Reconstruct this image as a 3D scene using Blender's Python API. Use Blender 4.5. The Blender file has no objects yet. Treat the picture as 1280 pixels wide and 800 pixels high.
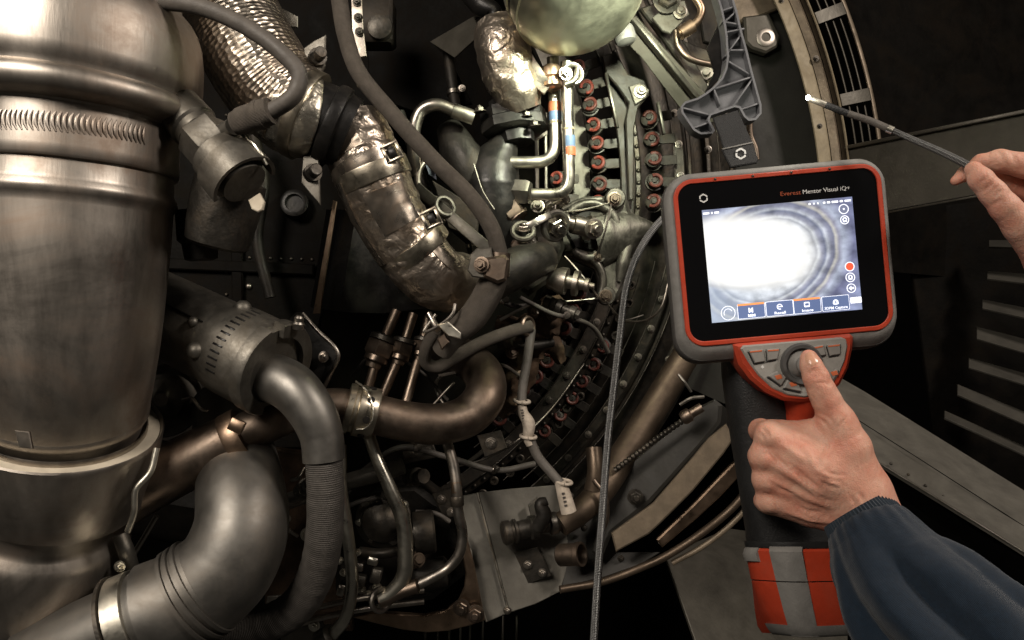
import bpy, bmesh, math, random
import numpy as np
from mathutils import Vector, Matrix, noise
random.seed(7)
SC = bpy.context.scene
COL = SC.collection
PI = math.pi
# ------------------------------------------------------------------ camera, world, lights
F = 931.0            # focal length in photo pixels (1280 wide)
CZ = 1.4             # camera height
cam_d = bpy.data.cameras.new('camera')
cam = bpy.data.objects.new('camera', cam_d); COL.objects.link(cam)
cam.location = (0, 0, CZ); cam.rotation_euler = (PI/2, 0, 0)
cam_d.sensor_fit = 'HORIZONTAL'; cam_d.sensor_width = 36.0; cam_d.lens = 36.0*F/1280.0
cam_d.clip_start = 0.02; cam_d.clip_end = 60
SC.camera = cam
W = bpy.data.worlds.new('World'); SC.world = W; W.use_nodes = True
W.node_tree.nodes['Background'].inputs[0].default_value = (0.9, 0.82, 0.7, 1)
W.node_tree.nodes['Background'].inputs[1].default_value = 0.028
SC.view_settings.view_transform = 'Standard'
try: SC.view_settings.look = 'None'
except Exception: pass
SC.view_settings.exposure = 0.0; SC.view_settings.gamma = 1.0
SC.view_settings.use_curve_mapping = False
SC.cycles.use_denoising = True
SC.cycles.max_bounces = 6; SC.cycles.glossy_bounces = 4; SC.cycles.diffuse_bounces = 3
SC.cycles.sample_clamp_indirect = 4.0; SC.cycles.caustics_reflective = False

def P(px, py, d):
    return Vector(((px-640)/F*d, d, CZ-(py-400)/F*d))
def S(px, d): return px/F*d

def area(name, loc, target, size, power, col, size_y=None, spread=180):
    l = bpy.data.lights.new(name, 'AREA'); l.energy = power; l.color = col
    l.shape = 'RECTANGLE' if size_y else 'DISK'
    l.size = size
    if size_y: l.size_y = size_y
    l.spread = math.radians(spread)
    o = bpy.data.objects.new(name, l); COL.objects.link(o)
    o.location = loc
    dr = Vector(target)-Vector(loc)
    o.rotation_euler = dr.to_track_quat('-Z', 'Y').to_euler()
    return o
area('hangar_lamp', (-0.95, -0.75, 2.45), P(380, 500, 0.95), 0.95, 8.0, (1.0, 0.90, 0.79), 0.65, 75)
area('ceiling_lamp', (1.35, -0.05, 2.55), P(1080, 560, 0.60), 0.30, 21.5, (1.0, 0.89, 0.79))
area('work_lamp', P(848, -58, 0.76), P(715, 90, 1.0), 0.05, 1.9, (0.95, 1.0, 0.76), None, 115)

# ------------------------------------------------------------------ mesh builder
def lin(a, b, t): return a+(b-a)*t
def dense(pts, radii, n=8):
    """centripetal-ish Catmull-Rom through (point, radius)"""
    if len(pts) == 2:
        return [pts[0].lerp(pts[1], i/n) for i in range(n+1)], [lin(radii[0], radii[1], i/n) for i in range(n+1)]
    q, r = [], []
    m = len(pts)
    for i in range(m-1):
        p0 = pts[i-1] if i else pts[0]*2-pts[1]
        p1, p2 = pts[i], pts[i+1]
        p3 = pts[i+2] if i+2 < m else pts[-1]*2-pts[-2]
        t0 = 0; t1 = t0+max((p1-p0).length, 1e-6)**.5; t2 = t1+max((p2-p1).length, 1e-6)**.5; t3 = t2+max((p3-p2).length, 1e-6)**.5
        for k in range(n):
            t = lin(t1, t2, k/n)
            a1 = p0*((t1-t)/(t1-t0))+p1*((t-t0)/(t1-t0)); a2 = p1*((t2-t)/(t2-t1))+p2*((t-t1)/(t2-t1)); a3 = p2*((t3-t)/(t3-t2))+p3*((t-t2)/(t3-t2))
            b1 = a1*((t2-t)/(t2-t0))+a2*((t-t0)/(t2-t0)); b2 = a2*((t3-t)/(t3-t1))+a3*((t-t1)/(t3-t1))
            q.append(b1*((t2-t)/(t2-t1))+b2*((t-t1)/(t2-t1))); r.append(lin(radii[i], radii[i+1], k/n))
    q.append(pts[-1].copy()); r.append(radii[-1])
    return q, r
def fillet(pts, rad, n=7):
    """polyline with rounded corners, as bent tubing"""
    out = [pts[0]]
    for i in range(1, len(pts)-1):
        a, b, c = pts[i-1], pts[i], pts[i+1]
        u = (a-b); v = (c-b); lu, lv = u.length, v.length; u.normalize(); v.normalize()
        ang = u.angle(v)
        t = min(rad/max(math.tan(ang/2), 1e-3), lu*.48, lv*.48)
        p, q = b+u*t, b+v*t
        for k in range(n+1):
            s = k/n
            out.append(p*(1-s)**2+b*2*s*(1-s)+q*s*s)
    out.append(pts[-1]); return out

class MB:
    def __init__(s): s.v = []; s.f = []; s.uv = []
    def face(s, idx, uv=None):
        s.f.append(tuple(idx)); s.uv.append(uv or [(0, 0)]*len(idx))
    def loft(s, rings, cap=True, closed=True, uvs=None, cap0=True, cap1=True):
        n = len(rings[0]); b = len(s.v)
        for r in rings: s.v.extend([Vector(p) for p in r])
        m = n if closed else n-1
        for i in range(len(rings)-1):
            for j in range(m):
                k = (j+1) % n
                u = None
                if uvs: u = [(uvs[1]*j/n, uvs[0][i]), (uvs[1]*(j+1)/n, uvs[0][i]), (uvs[1]*(j+1)/n, uvs[0][i+1]), (uvs[1]*j/n, uvs[0][i+1])]
                s.face((b+i*n+j, b+i*n+k, b+(i+1)*n+k, b+(i+1)*n+j), u)
        if cap and closed:
            if cap0: s.face([b+j for j in range(n-1, -1, -1)])
            if cap1: s.face([b+(len(rings)-1)*n+j for j in range(n)])
        return s
    def sweep(s, pts, radii, seg=16, mod=None, cap=True, flat=1.0, up=None):
        """circular sections along exact points; mod(length, angle) scales the radius"""
        rings, L = [], []
        ln = 0.0; nrm = None
        for i, p in enumerate(pts):
            if i: ln += (pts[i]-pts[i-1]).length
            t = (pts[min(i+1, len(pts)-1)]-pts[max(i-1, 0)])
            if t.length < 1e-9: t = T
            T = t.normalized()
            if nrm is None:
                ref = up or (Vector((0, 0, 1)) if abs(T.z) < .9 else Vector((1, 0, 0)))
                nrm = ref.cross(T).normalized()
            nrm = (nrm-T*nrm.dot(T)).normalized(); bi = T.cross(nrm)
            ring = []
            for j in range(seg):
                a = 2*PI*j/seg
                r = radii[i]*(mod(ln, a) if mod else 1)
                ring.append(p+nrm*(math.cos(a)*r)+bi*(math.sin(a)*r*flat))
            rings.append(ring); L.append(ln)
        mr = sum(radii)/len(radii)
        s.loft(rings, cap=cap, uvs=(L, 2*PI*mr)); return s
    def tube(s, pp, r, seg=14, n=8, bend=None, mod=None, cap=True, flat=1.0, up=None):
        """pp: list of (px, py, depth); r in photo pixels (number or list)"""
        pts = [P(*p) for p in pp]
        if bend:
            rr = S(r, pp[0][2]); pts = fillet(pts, S(bend, pp[0][2]))
            if mod: pts, _ = subdiv(pts, n)
            return s.sweep(pts, [rr]*len(pts), seg, mod, cap, flat, up)
        rl = r if isinstance(r, (list, tuple)) else [r]*len(pp)
        rad = [S(a, p[2]) for a, p in zip(rl, pp)]
        q, rr = dense(pts, rad, n)
        return s.sweep(q, rr, seg, mod, cap, flat, up)
    def lathe(s, p, ax, prof, seg=28, cap=True):
        """prof: (along, radius) in metres from point p along ax"""
        ax = Vector(ax).normalized()
        return s.sweep_prof(Vector(p), ax, prof, seg, cap)
    def sweep_prof(s, p, ax, prof, seg, cap):
        ref = Vector((0, 0, 1)) if abs(ax.z) < .9 else Vector((1, 0, 0))
        n = ref.cross(ax).normalized(); b = ax.cross(n)
        rings = [[p+ax*a+(n*math.cos(2*PI*j/seg)+b*math.sin(2*PI*j/seg))*max(r, 1e-5) for j in range(seg)] for a, r in prof]
        L = []; t = 0
        for i, (a, r) in enumerate(prof):
            if i: t += math.hypot(a-prof[i-1][0], r-prof[i-1][1])
            L.append(t)
        s.loft(rings, cap=cap, uvs=(L, 2*PI*max(r for a, r in prof))); return s
    def hexa(s, p, ax, r, h, ch=.12):
        return s.lathe(p, ax, [(0, r*(1-ch*.5)), (h*.08, r), (h*.85, r), (h, r*(1-ch))], 6)
    def box(s, c, sx, sy, sz, R=None, bev=0.0):
        R = R or Matrix.Identity(3)
        b = bev or min(sx, sy, sz)*.12
        x, y, z = sx/2, sy/2, sz/2
        def ring(dz, k): return [Vector(c)+R@Vector(q) for q in ((-x+b+k, -y+k, dz), (x-b-k, -y+k, dz), (x-k, -y+b+k, dz), (x-k, y-b-k, dz), (x-b-k, y-k, dz), (-x+b+k, y-k, dz), (-x+k, y-b-k, dz), (-x+k, -y+b+k, dz))]
        return s.loft([ring(-z, b*.7), ring(-z+b, 0), ring(z-b, 0), ring(z, b*.7)])
    def ball(s, p, r, seg=14, sq=(1, 1, 1)):
        rings = []
        for i in range(1, 9):
            a = PI*i/9
            rings.append([Vector(p)+Vector((math.sin(a)*math.cos(2*PI*j/seg)*r*sq[0], math.sin(a)*math.sin(2*PI*j/seg)*r*sq[1], math.cos(a)*r*sq[2])) for j in range(seg)])
        return s.loft(rings)
    def torus(s, p, ax, R, r, seg=28, sub=8, a0=0, a1=2*PI):
        ax = Vector(ax).normalized(); ref = Vector((0, 0, 1)) if abs(ax.z) < .9 else Vector((1, 0, 0))
        n = ref.cross(ax).normalized(); b = ax.cross(n)
        full = a1-a0 > 6.28
        pts = [Vector(p)+(n*math.cos(lin(a0, a1, i/seg))+b*math.sin(lin(a0, a1, i/seg)))*R for i in range(seg+1)]
        return s.sweep(pts, [r]*len(pts), sub, cap=not full)
    def prism(s, front, thick, bev=None, nrm=None):
        """front: world points of the near outline; thick in metres, away from the camera"""
        front = [Vector(p) for p in front]
        c = sum(front, Vector())/len(front)
        N = Vector()
        for i in range(len(front)):
            a, b = front[i]-c, front[(i+1) % len(front)]-c
            N += a.cross(b)
        N.normalize()
        if N.dot(c-Vector((0, 0, CZ))) > 0: front.reverse(); N = -N      # N faces the camera
        if nrm: N = nrm
        b = bev if bev is not None else thick*.18
        n = len(front)
        def inset(k):
            out = []
            for i in range(n):
                p0, p1, p2 = front[i-1], front[i], front[(i+1) % n]
                e1 = (p1-p0); e2 = (p2-p1)
                if e1.length < 1e-7 or e2.length < 1e-7: out.append(p1.copy()); continue
                n1 = N.cross(e1.normalized()); n2 = N.cross(e2.normalized())
                m = n1+n2
                if m.length < 1e-4: m = n1
                m.normalize(); ca = max(m.dot(n1), .45)
                out.append(p1+m*(k/ca))
            return out
        i1 = inset(b)
        s.loft([i1, [p-N*b for p in front], [p-N*(thick-b) for p in front], [p-N*thick for p in i1]], cap=True)
        return s
    def plate(s, pp, d, th, bev=None):
        return s.prism([P(p[0], p[1], p[2] if len(p) > 2 else d) for p in pp], th, bev)
    def bar(s, a, b, w, h, up=(0, -1, 0), bev=0.0):
        a, b = Vector(a), Vector(b); z = (b-a); L = z.length; z.normalize()
        y = Vector(up); y = (y-z*y.dot(z)).normalized(); x = y.cross(z)
        R = Matrix((x, y, z)).transposed()
        return s.box((a+b)/2, w, h, L, R, bev or min(w, h)*.12)

def subdiv(pts, n):
    out = []
    for a, b in zip(pts, pts[1:]):
        for k in range(n): out.append(a.lerp(b, k/n))
    out.append(pts[-1]); return out, None

ROOT = {}
def thing(name, label, cat, loc, group=None):
    o = bpy.data.objects.new(name, None); COL.objects.link(o)
    o.location = loc; o.empty_display_size = .02
    o['label'] = label; o['category'] = cat
    if group: o['group'] = group
    ROOT[o.name] = Vector(loc)
    return o
def tag(o, label, cat, group=None, kind=None):
    if label: o['label'] = label
    if cat: o['category'] = cat
    if group: o['group'] = group
    if kind: o['kind'] = kind
    return o
def build(mb, name, mat, parent=None, smooth=True, ang=38, tri=False):
    me = bpy.data.meshes.new(name)
    if parent is not None: org = ROOT[parent.name]
    else:
        xs = [p.x for p in mb.v]; ys = [p.y for p in mb.v]; zs = [p.z for p in mb.v]
        org = Vector(((min(xs)+max(xs))/2, (min(ys)+max(ys))/2, min(zs)))
    me.from_pydata([tuple(p-org) for p in mb.v], [], mb.f)
    uvl = me.uv_layers.new(name='UVMap')
    flat = [c for u in mb.uv for q in u for c in q]
    uvl.data.foreach_set('uv', flat)
    bm = bmesh.new(); bm.from_mesh(me)
    bmesh.ops.recalc_face_normals(bm, faces=bm.faces)
    bm.to_mesh(me); bm.free()
    if smooth:
        me.polygons.foreach_set('use_smooth', [True]*len(me.polygons))
        me.set_sharp_from_angle(angle=math.radians(ang))
    me.materials.append(mat)
    o = bpy.data.objects.new(name, me); COL.objects.link(o)
    if parent is not None:
        o.parent = parent; o.location = (0, 0, 0)
        ROOT[o.name] = org
    else:
        o.location = org; ROOT[o.name] = org
    return o
def inst(name, me, parent, p, ax, sc, mat=None):
    """a shared mesh (modelled along +Z, unit size) placed at p, pointing along ax"""
    o = bpy.data.objects.new(name, me); COL.objects.link(o)
    o.rotation_mode = 'QUATERNION'
    o.rotation_quaternion = Vector(ax).to_track_quat('Z', 'Y')
    o.scale = (sc, sc, sc)
    if parent is not None:
        o.parent = parent; o.location = Vector(p)-ROOT[parent.name]
    else: o.location = p
    return o
TOCAM = Vector((0, -1, 0))

# ------------------------------------------------------------------ materials
MATS = {}
def mat(name, col, rough=.4, metal=1.0, var=.35, nscale=60, stain=None, stain_amt=.4, sscale=14, bump=.15, bscale=180, spec=.5, uvpat=None, streak=None, aniso=0, coat=0, rvar=.15):
    m = bpy.data.materials.new(name); m.use_nodes = True
    nt = m.node_tree; N = nt.nodes; Lk = nt.links
    b = N['Principled BSDF']
    tc = N.new('ShaderNodeTexCoord'); geo = N.new('ShaderNodeNewGeometry')
    src = geo.outputs['Position']
    if streak:
        mp = N.new('ShaderNodeMapping'); mp.inputs['Scale'].default_value = streak
        Lk.new(src, mp.inputs['Vector']); src2 = mp.outputs['Vector']
    else: src2 = src
    n1 = N.new('ShaderNodeTexNoise'); n1.inputs['Scale'].default_value = nscale; n1.inputs['Detail'].default_value = 6; n1.inputs['Roughness'].default_value = .62
    Lk.new(src2, n1.inputs['Vector'])
    r1 = N.new('ShaderNodeValToRGB')
    c = Vector(col)
    r1.color_ramp.elements[0].position = .28; r1.color_ramp.elements[1].position = .72
    r1.color_ramp.elements[0].color = (*[x*(1-var) for x in col], 1)
    r1.color_ramp.elements[1].color = (*[min(x*(1+var*.6), .95) for x in col], 1)
    Lk.new(n1.outputs['Fac'], r1.inputs['Fac'])
    out = r1.outputs['Color']
    n2 = N.new('ShaderNodeTexNoise'); n2.inputs['Scale'].default_value = sscale; n2.inputs['Detail'].default_value = 8; n2.inputs['Roughness'].default_value = .7; n2.inputs['Distortion'].default_value = .6
    Lk.new(src, n2.inputs['Vector'])
    if stain:
        r2 = N.new('ShaderNodeValToRGB'); r2.color_ramp.elements[0].position = .47; r2.color_ramp.elements[1].position = .66
        r2.color_ramp.elements[1].color = (stain_amt,)*3+(1,)
        Lk.new(n2.outputs['Fac'], r2.inputs['Fac'])
        mx = N.new('ShaderNodeMix'); mx.data_type = 'RGBA'
        Lk.new(r2.outputs['Color'], mx.inputs[0]); Lk.new(out, mx.inputs[6]); mx.inputs[7].default_value = (*stain, 1)
        out = mx.outputs[2]
    Lk.new(out, b.inputs['Base Color'])
    b.inputs['Metallic'].default_value = metal
    mr = N.new('ShaderNodeMapRange'); mr.inputs[1].default_value = .3; mr.inputs[2].default_value = .7
    mr.inputs[3].default_value = max(rough-rvar, .05); mr.inputs[4].default_value = min(rough+rvar, 1)
    Lk.new(n2.outputs['Fac'], mr.inputs[0])
    fr = N.new('ShaderNodeMath'); fr.operation = 'MULTIPLY_ADD'; fr.inputs[1].default_value = .28 if metal > .5 else .12; fr.use_clamp = True
    sb = N.new('ShaderNodeMath'); sb.operation = 'SUBTRACT'; sb.inputs[1].default_value = .5; Lk.new(n1.outputs['Fac'], sb.inputs[0])
    Lk.new(sb.outputs[0], fr.inputs[0]); Lk.new(mr.outputs[0], fr.inputs[2]); Lk.new(fr.outputs[0], b.inputs['Roughness'])
    b.inputs['Specular IOR Level'].default_value = spec
    if coat: b.inputs['Coat Weight'].default_value = coat
    n3 = N.new('ShaderNodeTexNoise'); n3.inputs['Scale'].default_value = bscale; n3.inputs['Detail'].default_value = 4
    Lk.new(src2, n3.inputs['Vector'])
    bp = N.new('ShaderNodeBump'); bp.inputs['Strength'].default_value = bump; bp.inputs['Distance'].default_value = .002
    h = n3.outputs['Fac']
    if uvpat:
        h2 = uvpat(nt, tc.outputs['UV'])
        ad = N.new('ShaderNodeMath'); ad.operation = 'ADD'
        ms = N.new('ShaderNodeMath'); ms.operation = 'MULTIPLY'; ms.inputs[1].default_value = .25
        Lk.new(h, ms.inputs[0]); Lk.new(ms.outputs[0], ad.inputs[0]); Lk.new(h2, ad.inputs[1]); h = ad.outputs[0]
    Lk.new(h, bp.inputs['Height']); Lk.new(bp.outputs[0], b.inputs['Normal'])
    MATS[name] = m
    return m
def pat_braid(k, ang=1.0):
    def f(nt, uv):
        N, L = nt.nodes, nt.links
        sp = N.new('ShaderNodeSeparateXYZ'); L.new(uv, sp.inputs[0])
        def wave(sg):
            a = N.new('ShaderNodeMath'); a.operation = 'MULTIPLY_ADD'; a.inputs[1].default_value = sg*ang; L.new(sp.outputs[0], a.inputs[0]); L.new(sp.outputs[1], a.inputs[2])
            m = N.new('ShaderNodeMath'); m.operation = 'MULTIPLY'; m.inputs[1].default_value = k; L.new(a.outputs[0], m.inputs[0])
            s = N.new('ShaderNodeMath'); s.operation = 'SINE'; L.new(m.outputs[0], s.inputs[0]); return s.outputs[0]
        mu = N.new('ShaderNodeMath'); mu.operation = 'MULTIPLY'; L.new(wave(1), mu.inputs[0]); L.new(wave(-1), mu.inputs[1])
        return mu.outputs[0]
    return f
def pat_emboss(kx, ky):
    def f(nt, uv):
        N, L = nt.nodes, nt.links
        mp = N.new('ShaderNodeMapping'); mp.inputs['Scale'].default_value = (kx, ky, 1); L.new(uv, mp.inputs[0])
        v = N.new('ShaderNodeTexVoronoi'); v.inputs['Randomness'].default_value = .45; v.inputs['Scale'].default_value = 1; L.new(mp.outputs[0], v.inputs['Vector'])
        return v.outputs['Distance']
    return f
def pat_crinkle(k):
    def f(nt, uv):
        N, L = nt.nodes, nt.links
        g = N.new('ShaderNodeNewGeometry')
        def ridge(sc, dist):
            n = N.new('ShaderNodeTexNoise'); n.inputs['Scale'].default_value = sc; n.inputs['Detail'].default_value = 2.5; n.inputs['Distortion'].default_value = dist; L.new(g.outputs['Position'], n.inputs['Vector'])
            a = N.new('ShaderNodeMath'); a.operation = 'SUBTRACT'; a.inputs[1].default_value = .5; L.new(n.outputs['Fac'], a.inputs[0])
            b = N.new('ShaderNodeMath'); b.operation = 'ABSOLUTE'; L.new(a.outputs[0], b.inputs[0]); return b.outputs[0]
        m = N.new('ShaderNodeMath'); m.operation = 'MULTIPLY_ADD'; m.inputs[1].default_value = .45; L.new(ridge(k, .4), m.inputs[0]); L.new(ridge(k*.38, .8), m.inputs[2])
        m2 = N.new('ShaderNodeMath'); m2.operation = 'MULTIPLY'; m2.inputs[1].default_value = 2.2; L.new(m.outputs[0], m2.inputs[0])
        return m2.outputs[0]
    return f
steel = mat('worn_steel', (.40, .365, .32), .36, 1, .3, 40, (.16, .12, .085), .55, 16, .06)
duct = mat('heat_stained_steel', (.40, .362, .318), .47, 1, .32, 16, (.25, .175, .125), .65, 8, .05, 260, streak=(1.8, 1.8, .22), rvar=.14)
bright = mat('bright_steel', (.66, .63, .54), .36, 1, .2, 50, (.3, .25, .18), .4, 25, .05)
chrome = mat('polished_steel', (.82, .82, .64), .36, 1, .08, 30, (.55, .53, .38), .3, 9, .03, rvar=.05)
brown = mat('browned_steel', (.235, .185, .145), .43, 1, .35, 30, (.12, .08, .055), .6, 18, .08)
pale = mat('pale_seal', (.62, .55, .43), .55, .1, .15, 60, (.36, .29, .2), .35, 14, .1)
sbrown = mat('sooty_brown_steel', (.115, .085, .06), .5, .8, .35, 30, (.06, .043, .03), .6, 18, .1)
copper = mat('copper_steel', (.42, .30, .21), .36, 1, .3, 40, (.16, .11, .08), .5, 20, .08)
dull = mat('dull_steel', (.19, .18, .162), .50, .92, .22, 25, (.19, .165, .135), .6, 10, .05, 160, rvar=.12)
castm = mat('cast_grey', (.175, .163, .14), .5, .85, .3, 60, (.09, .075, .055), .6, 20, .12, 260)
castd = mat('scuffed_casting', (.10, .092, .078), .5, .8, .4, 90, (.22, .205, .175), .5, 60, .3, 300, streak=(1, 1, .35))
dark = mat('dark_metal', (.075, .068, .058), .45, .8, .45, 50, (.13, .095, .06), .4, 30, .2, 260)
soot = mat('sooty_metal', (.03, .027, .023), .55, .6, .5, 40, (.06, .045, .03), .5, 22, .25, 200)
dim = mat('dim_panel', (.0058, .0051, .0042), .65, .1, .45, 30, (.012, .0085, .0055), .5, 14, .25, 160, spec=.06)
sootp = mat('oily_soot', (.042, .037, .030), .55, .25, .5, 70, (.085, .06, .04), .45, 34, .25, 260)
black = mat('black_metal', (.018, .017, .016), .4, .4, .3, 60, (.05, .04, .03), .3, 30, .15)
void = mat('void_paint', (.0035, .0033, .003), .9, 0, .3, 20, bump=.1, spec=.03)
cable = mat('braided_sleeve', (.105, .088, .07), .72, .1, .3, 120, (.06, .048, .036), .4, 40, .5, 400, uvpat=pat_braid(2600))
rubber = mat('dark_hose', (.10, .088, .075), .62, 0, .3, 80, (.05, .042, .035), .4, 30, .12, 400)
braid = mat('steel_braid', (.085, .076, .066), .62, .3, .35, 150, (.05, .043, .036), .5, 30, .45, 400, uvpat=pat_braid(1500, 1.7))
foil = mat('crinkled_foil', (.54, .465, .385), .36, .93, .25, 40, (.30, .20, .12), .6, 14, .95, 60, uvpat=pat_crinkle(88), rvar=.08)
foilw = mat('crinkled_silver_foil', (.74, .69, .58), .30, .93, .25, 40, (.40, .32, .22), .45, 22, .6, 60, uvpat=pat_crinkle(95), rvar=.08)
emboss = mat('embossed_foil', (.56, .50, .42), .36, 1, .25, 60, (.34, .24, .16), .5, 12, .9, 100, uvpat=pat_emboss(115, 230), rvar=.08)
foilt = mat('foil_tape', (.50, .44, .37), .30, .95, .25, 30, (.30, .21, .14), .6, 25, .12, 50)
band = mat('band_steel', (.50, .45, .36), .36, 1, .2, 60, (.25, .2, .13), .4, 40, .05)
redp = mat('red_paint', (.29, .038, .024), .5, 0, .5, 200, (.05, .022, .017), .75, 90, .3)
redd = mat('soiled_shaded_red', (.13, .03, .02), .55, 0, .5, 200, (.035, .022, .017), .8, 90, .3)  # dirtier red, also darkened to paint in the shade on the shadowed rows
bluep = mat('blue_band', (.10, .16, .27), .5, 0, .2, 200, bump=.1)
redband = mat('red_band', (.40, .12, .05), .5, 0, .2, 200, bump=.1)
tan = mat('tan_sealant', (.32, .265, .175), .6, .1, .25, 60, (.22, .17, .10), .5, 20, .15)
tanmetal = mat('tan_metal', (.21, .165, .115), .5, .4, .35, 40, (.10, .08, .055), .6, 18, .15)
ledge = mat('worn_grey_paint', (.155, .145, .122), .62, .15, .3, 26, (.085, .077, .062), .6, 11, .15)
slatm = mat('slat_paint', (.055, .05, .04), .75, .1, .35, 26, (.045, .04, .03), .7, 11, .15)
panel = mat('grey_panel', (.088, .080, .064), .5, .5, .25, 30, (.08, .07, .055), .5, 9, .12)
dpanel = mat('dark_panel', (.022, .020, .016), .62, .2, .25, 30, (.016, .014, .011), .5, 9, .12)
hookp = mat('grey_nylon', (.17, .173, .182), .5, 0, .15, 200, bump=.1, bscale=600, spec=.5)
webbing = mat('strap_webbing', (.018, .018, .018), .75, 0, .3, 300, bump=.6, bscale=900)
padg = mat('keypad_grey', (.30, .29, .265), .55, 0, .12, 150, (.2, .19, .17), .4, 60, bump=.12, bscale=900)
keyprint = mat('orange_key_print', (.60, .15, .06), .5, 0, .1, 200, bump=0)
orange = mat('orange_plastic', (.44, .047, .018), .46, 0, .12, 120, (.36, .06, .028), .35, 40, bump=.14, bscale=900, rvar=.12)
grub = mat('grey_rubber', (.20, .192, .178), .6, 0, .14, 120, (.10, .093, .085), .45, 45, bump=.18, bscale=900, rvar=.06)
blackp = mat('black_plastic', (.014, .014, .014), .5, 0, .2, 200, bump=.25, bscale=700)
glass = mat('display_glass', (.004, .004, .0045), .10, 0, 0, 50, bump=0, spec=.5, rvar=.07, sscale=22)
white = mat('white_print', (.62, .62, .60), .5, 0, .05, 200, bump=0)
oprint = mat('orange_print', (.30, .06, .02), .5, 0, .05, 200, bump=0)
paperw = mat('white_sleeve_tag', (.50, .43, .35), .7, 0, .25, 120, (.22, .17, .12), .5, 60, .3)
inkp = mat('dark_print', (.06, .05, .045), .7, 0, .2, 200, bump=0)
rust = mat('rusty_dirt', (.10, .062, .036), .75, .2, .5, 60, (.045, .03, .02), .6, 24, .5, 160)

def emis(name, col, st):
    m = bpy.data.materials.new(name); m.use_nodes = True; b = m.node_tree.nodes['Principled BSDF']
    b.inputs['Base Color'].default_value = (*col, 1); b.inputs['Emission Color'].default_value = (*col, 1); b.inputs['Emission Strength'].default_value = st
    b.inputs['Roughness'].default_value = .3
    return m
# shared fastener meshes (unit radius, along +Z)
def unit_mesh(mb, name, m):
    o = build(mb, name, m); me = o.data
    org = Vector(o.location); me.transform(Matrix.Translation(org)); bpy.data.objects.remove(o); return me
b_ = MB(); b_.lathe((0, 0, 0), (0, 0, 1), [(0, 1.45), (.18, 1.45), (.2, 1.35), (.2, 1.0)], 18); b_.hexa((0, 0, .2), (0, 0, 1), 1.08, .8); b_.lathe((0, 0, .9), (0, 0, 1), [(0, .55), (.5, .55), (.6, .45)], 12)
BOLT = {k: unit_mesh(b_, 'bolt', m) for k, m in (('steel', steel), ('dark', dark), ('bright', bright), ('brown', brown))}
b_ = MB(); b_.lathe((0, 0, 0), (0, 0, 1), [(0, 1), (.25, .97), (.6, .7), (.78, .3)], 14)
RIVET = {k: unit_mesh(b_, 'rivet', m) for k, m in (('steel', steel), ('dark', dark))}
def bolt(parent, p, r, ax=TOCAM, k='steel', name='bolt'):
    """p = (px, py, depth); r photo pixels"""
    q = P(*p) if isinstance(p, tuple) else p
    return inst(name, BOLT[k], parent, q, ax, S(r, q.y))
# ------------------------------------------------------------------ helpers for the engine things
def ptube(name, label, cat, pp, r, m, group=None, **kw):
    o = build(MB().tube(pp, r, **kw), name, m); return tag(o, label, cat, group)
def interp_path(path, py):
    for a, b in zip(path, path[1:]):
        if a[1] <= py <= b[1] or b is path[-1]:
            t = (py-a[1])/(b[1]-a[1]); return (lin(a[0], b[0], t), py, lin(a[2], b[2], t))
    return path[0]
def profile_sweep(path, prof, seg=56, mb=None, cap=True, mod=None):
    mb = mb or MB()
    pts = [P(*interp_path(path, y)) for y, r in prof]
    # directions from the path itself so that steps do not tip the sections
    rings, L = [], []; ln = 0
    for i, (y, r) in enumerate(prof):
        a = P(*interp_path(path, y-25)) if y-25 > path[0][1] else P(*path[0])
        c = P(*interp_path(path, y+25)) if y+25 < path[-1][1] else P(*path[-1])
        T = (c-a).normalized()
        nx = (Vector((1, 0, 0))-T*T.x).normalized(); ny = T.cross(nx)
        rr = S(r, interp_path(path, y)[2])
        if i: ln += math.hypot((pts[i]-pts[i-1]).length, rr-pr)
        pr = rr; L.append(ln)
        rings.append([pts[i]+nx*(math.cos(2*PI*j/seg)*rr*(mod(y, 2*PI*j/seg) if mod else 1))+ny*(math.sin(2*PI*j/seg)*rr*(mod(y, 2*PI*j/seg) if mod else 1)) for j in range(seg)])
    return mb.loft(rings, uvs=(L, .7), cap=cap)
def ring_on(path, y0, y1, r0, seg=48, th=2.0):
    return profile_sweep(path, [(y0, r0-1), (y0+.6, r0+th), (y1-.6, r0+th), (y1, r0-1)], seg)
def pipe_band(mb, a, b, r, seg=32, lip=0.0012):
    """a flat band round a pipe between two world points"""
    ax = b-a; L = ax.length
    mb.lathe(a, ax, [(0, r-.002), (0, r+lip*.6), (L*.06, r+lip), (L*.94, r+lip), (L, r+lip*.6), (L, r-.002)], seg)
    return mb

# ================================================================== big duct on the left
dent = lambda y, a: 1+.006*noise.noise(Vector((y*.012, math.cos(a)*1.5, math.sin(a)*1.5)))+.0035*noise.noise(Vector((y*.03, math.cos(a)*4, math.sin(a)*4+5)))
DP = [(109, -90, .70), (103, 60, .70), (97, 150, .70), (91, 300, .702), (82, 450, .712), (74, 575, .752)]
t = thing('air_duct', 'large heat-stained steel duct with a domed upper joint running down the far side of the hoses', 'duct', P(100, 560, .74))
t['label'] = 'large heat-stained steel duct with a domed upper joint, standing in the white-rimmed collar'
build(profile_sweep(DP, [(-88, 111), (-20, 111), (0, 112), (6, 114), (12, 120), (20, 127), (30, 133), (45, 138), (65, 141), (95, 142), (108, 141), (112, 138), (118, 137), (121, 141), (126, 145), (133, 147), (141, 145), (146, 140), (149, 128), (151, 119), (154, 117)], 96, mod=dent), 'dome', duct, t)
def weldmod(y, a):
    u = a % (2*PI)
    return 1.0
build(profile_sweep(DP, [(148, 117), (156, 117.5), (200, 118.5), (211, 119), (214, 117), (215, 112)], 72), 'stepped_collar', duct, t)
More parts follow.
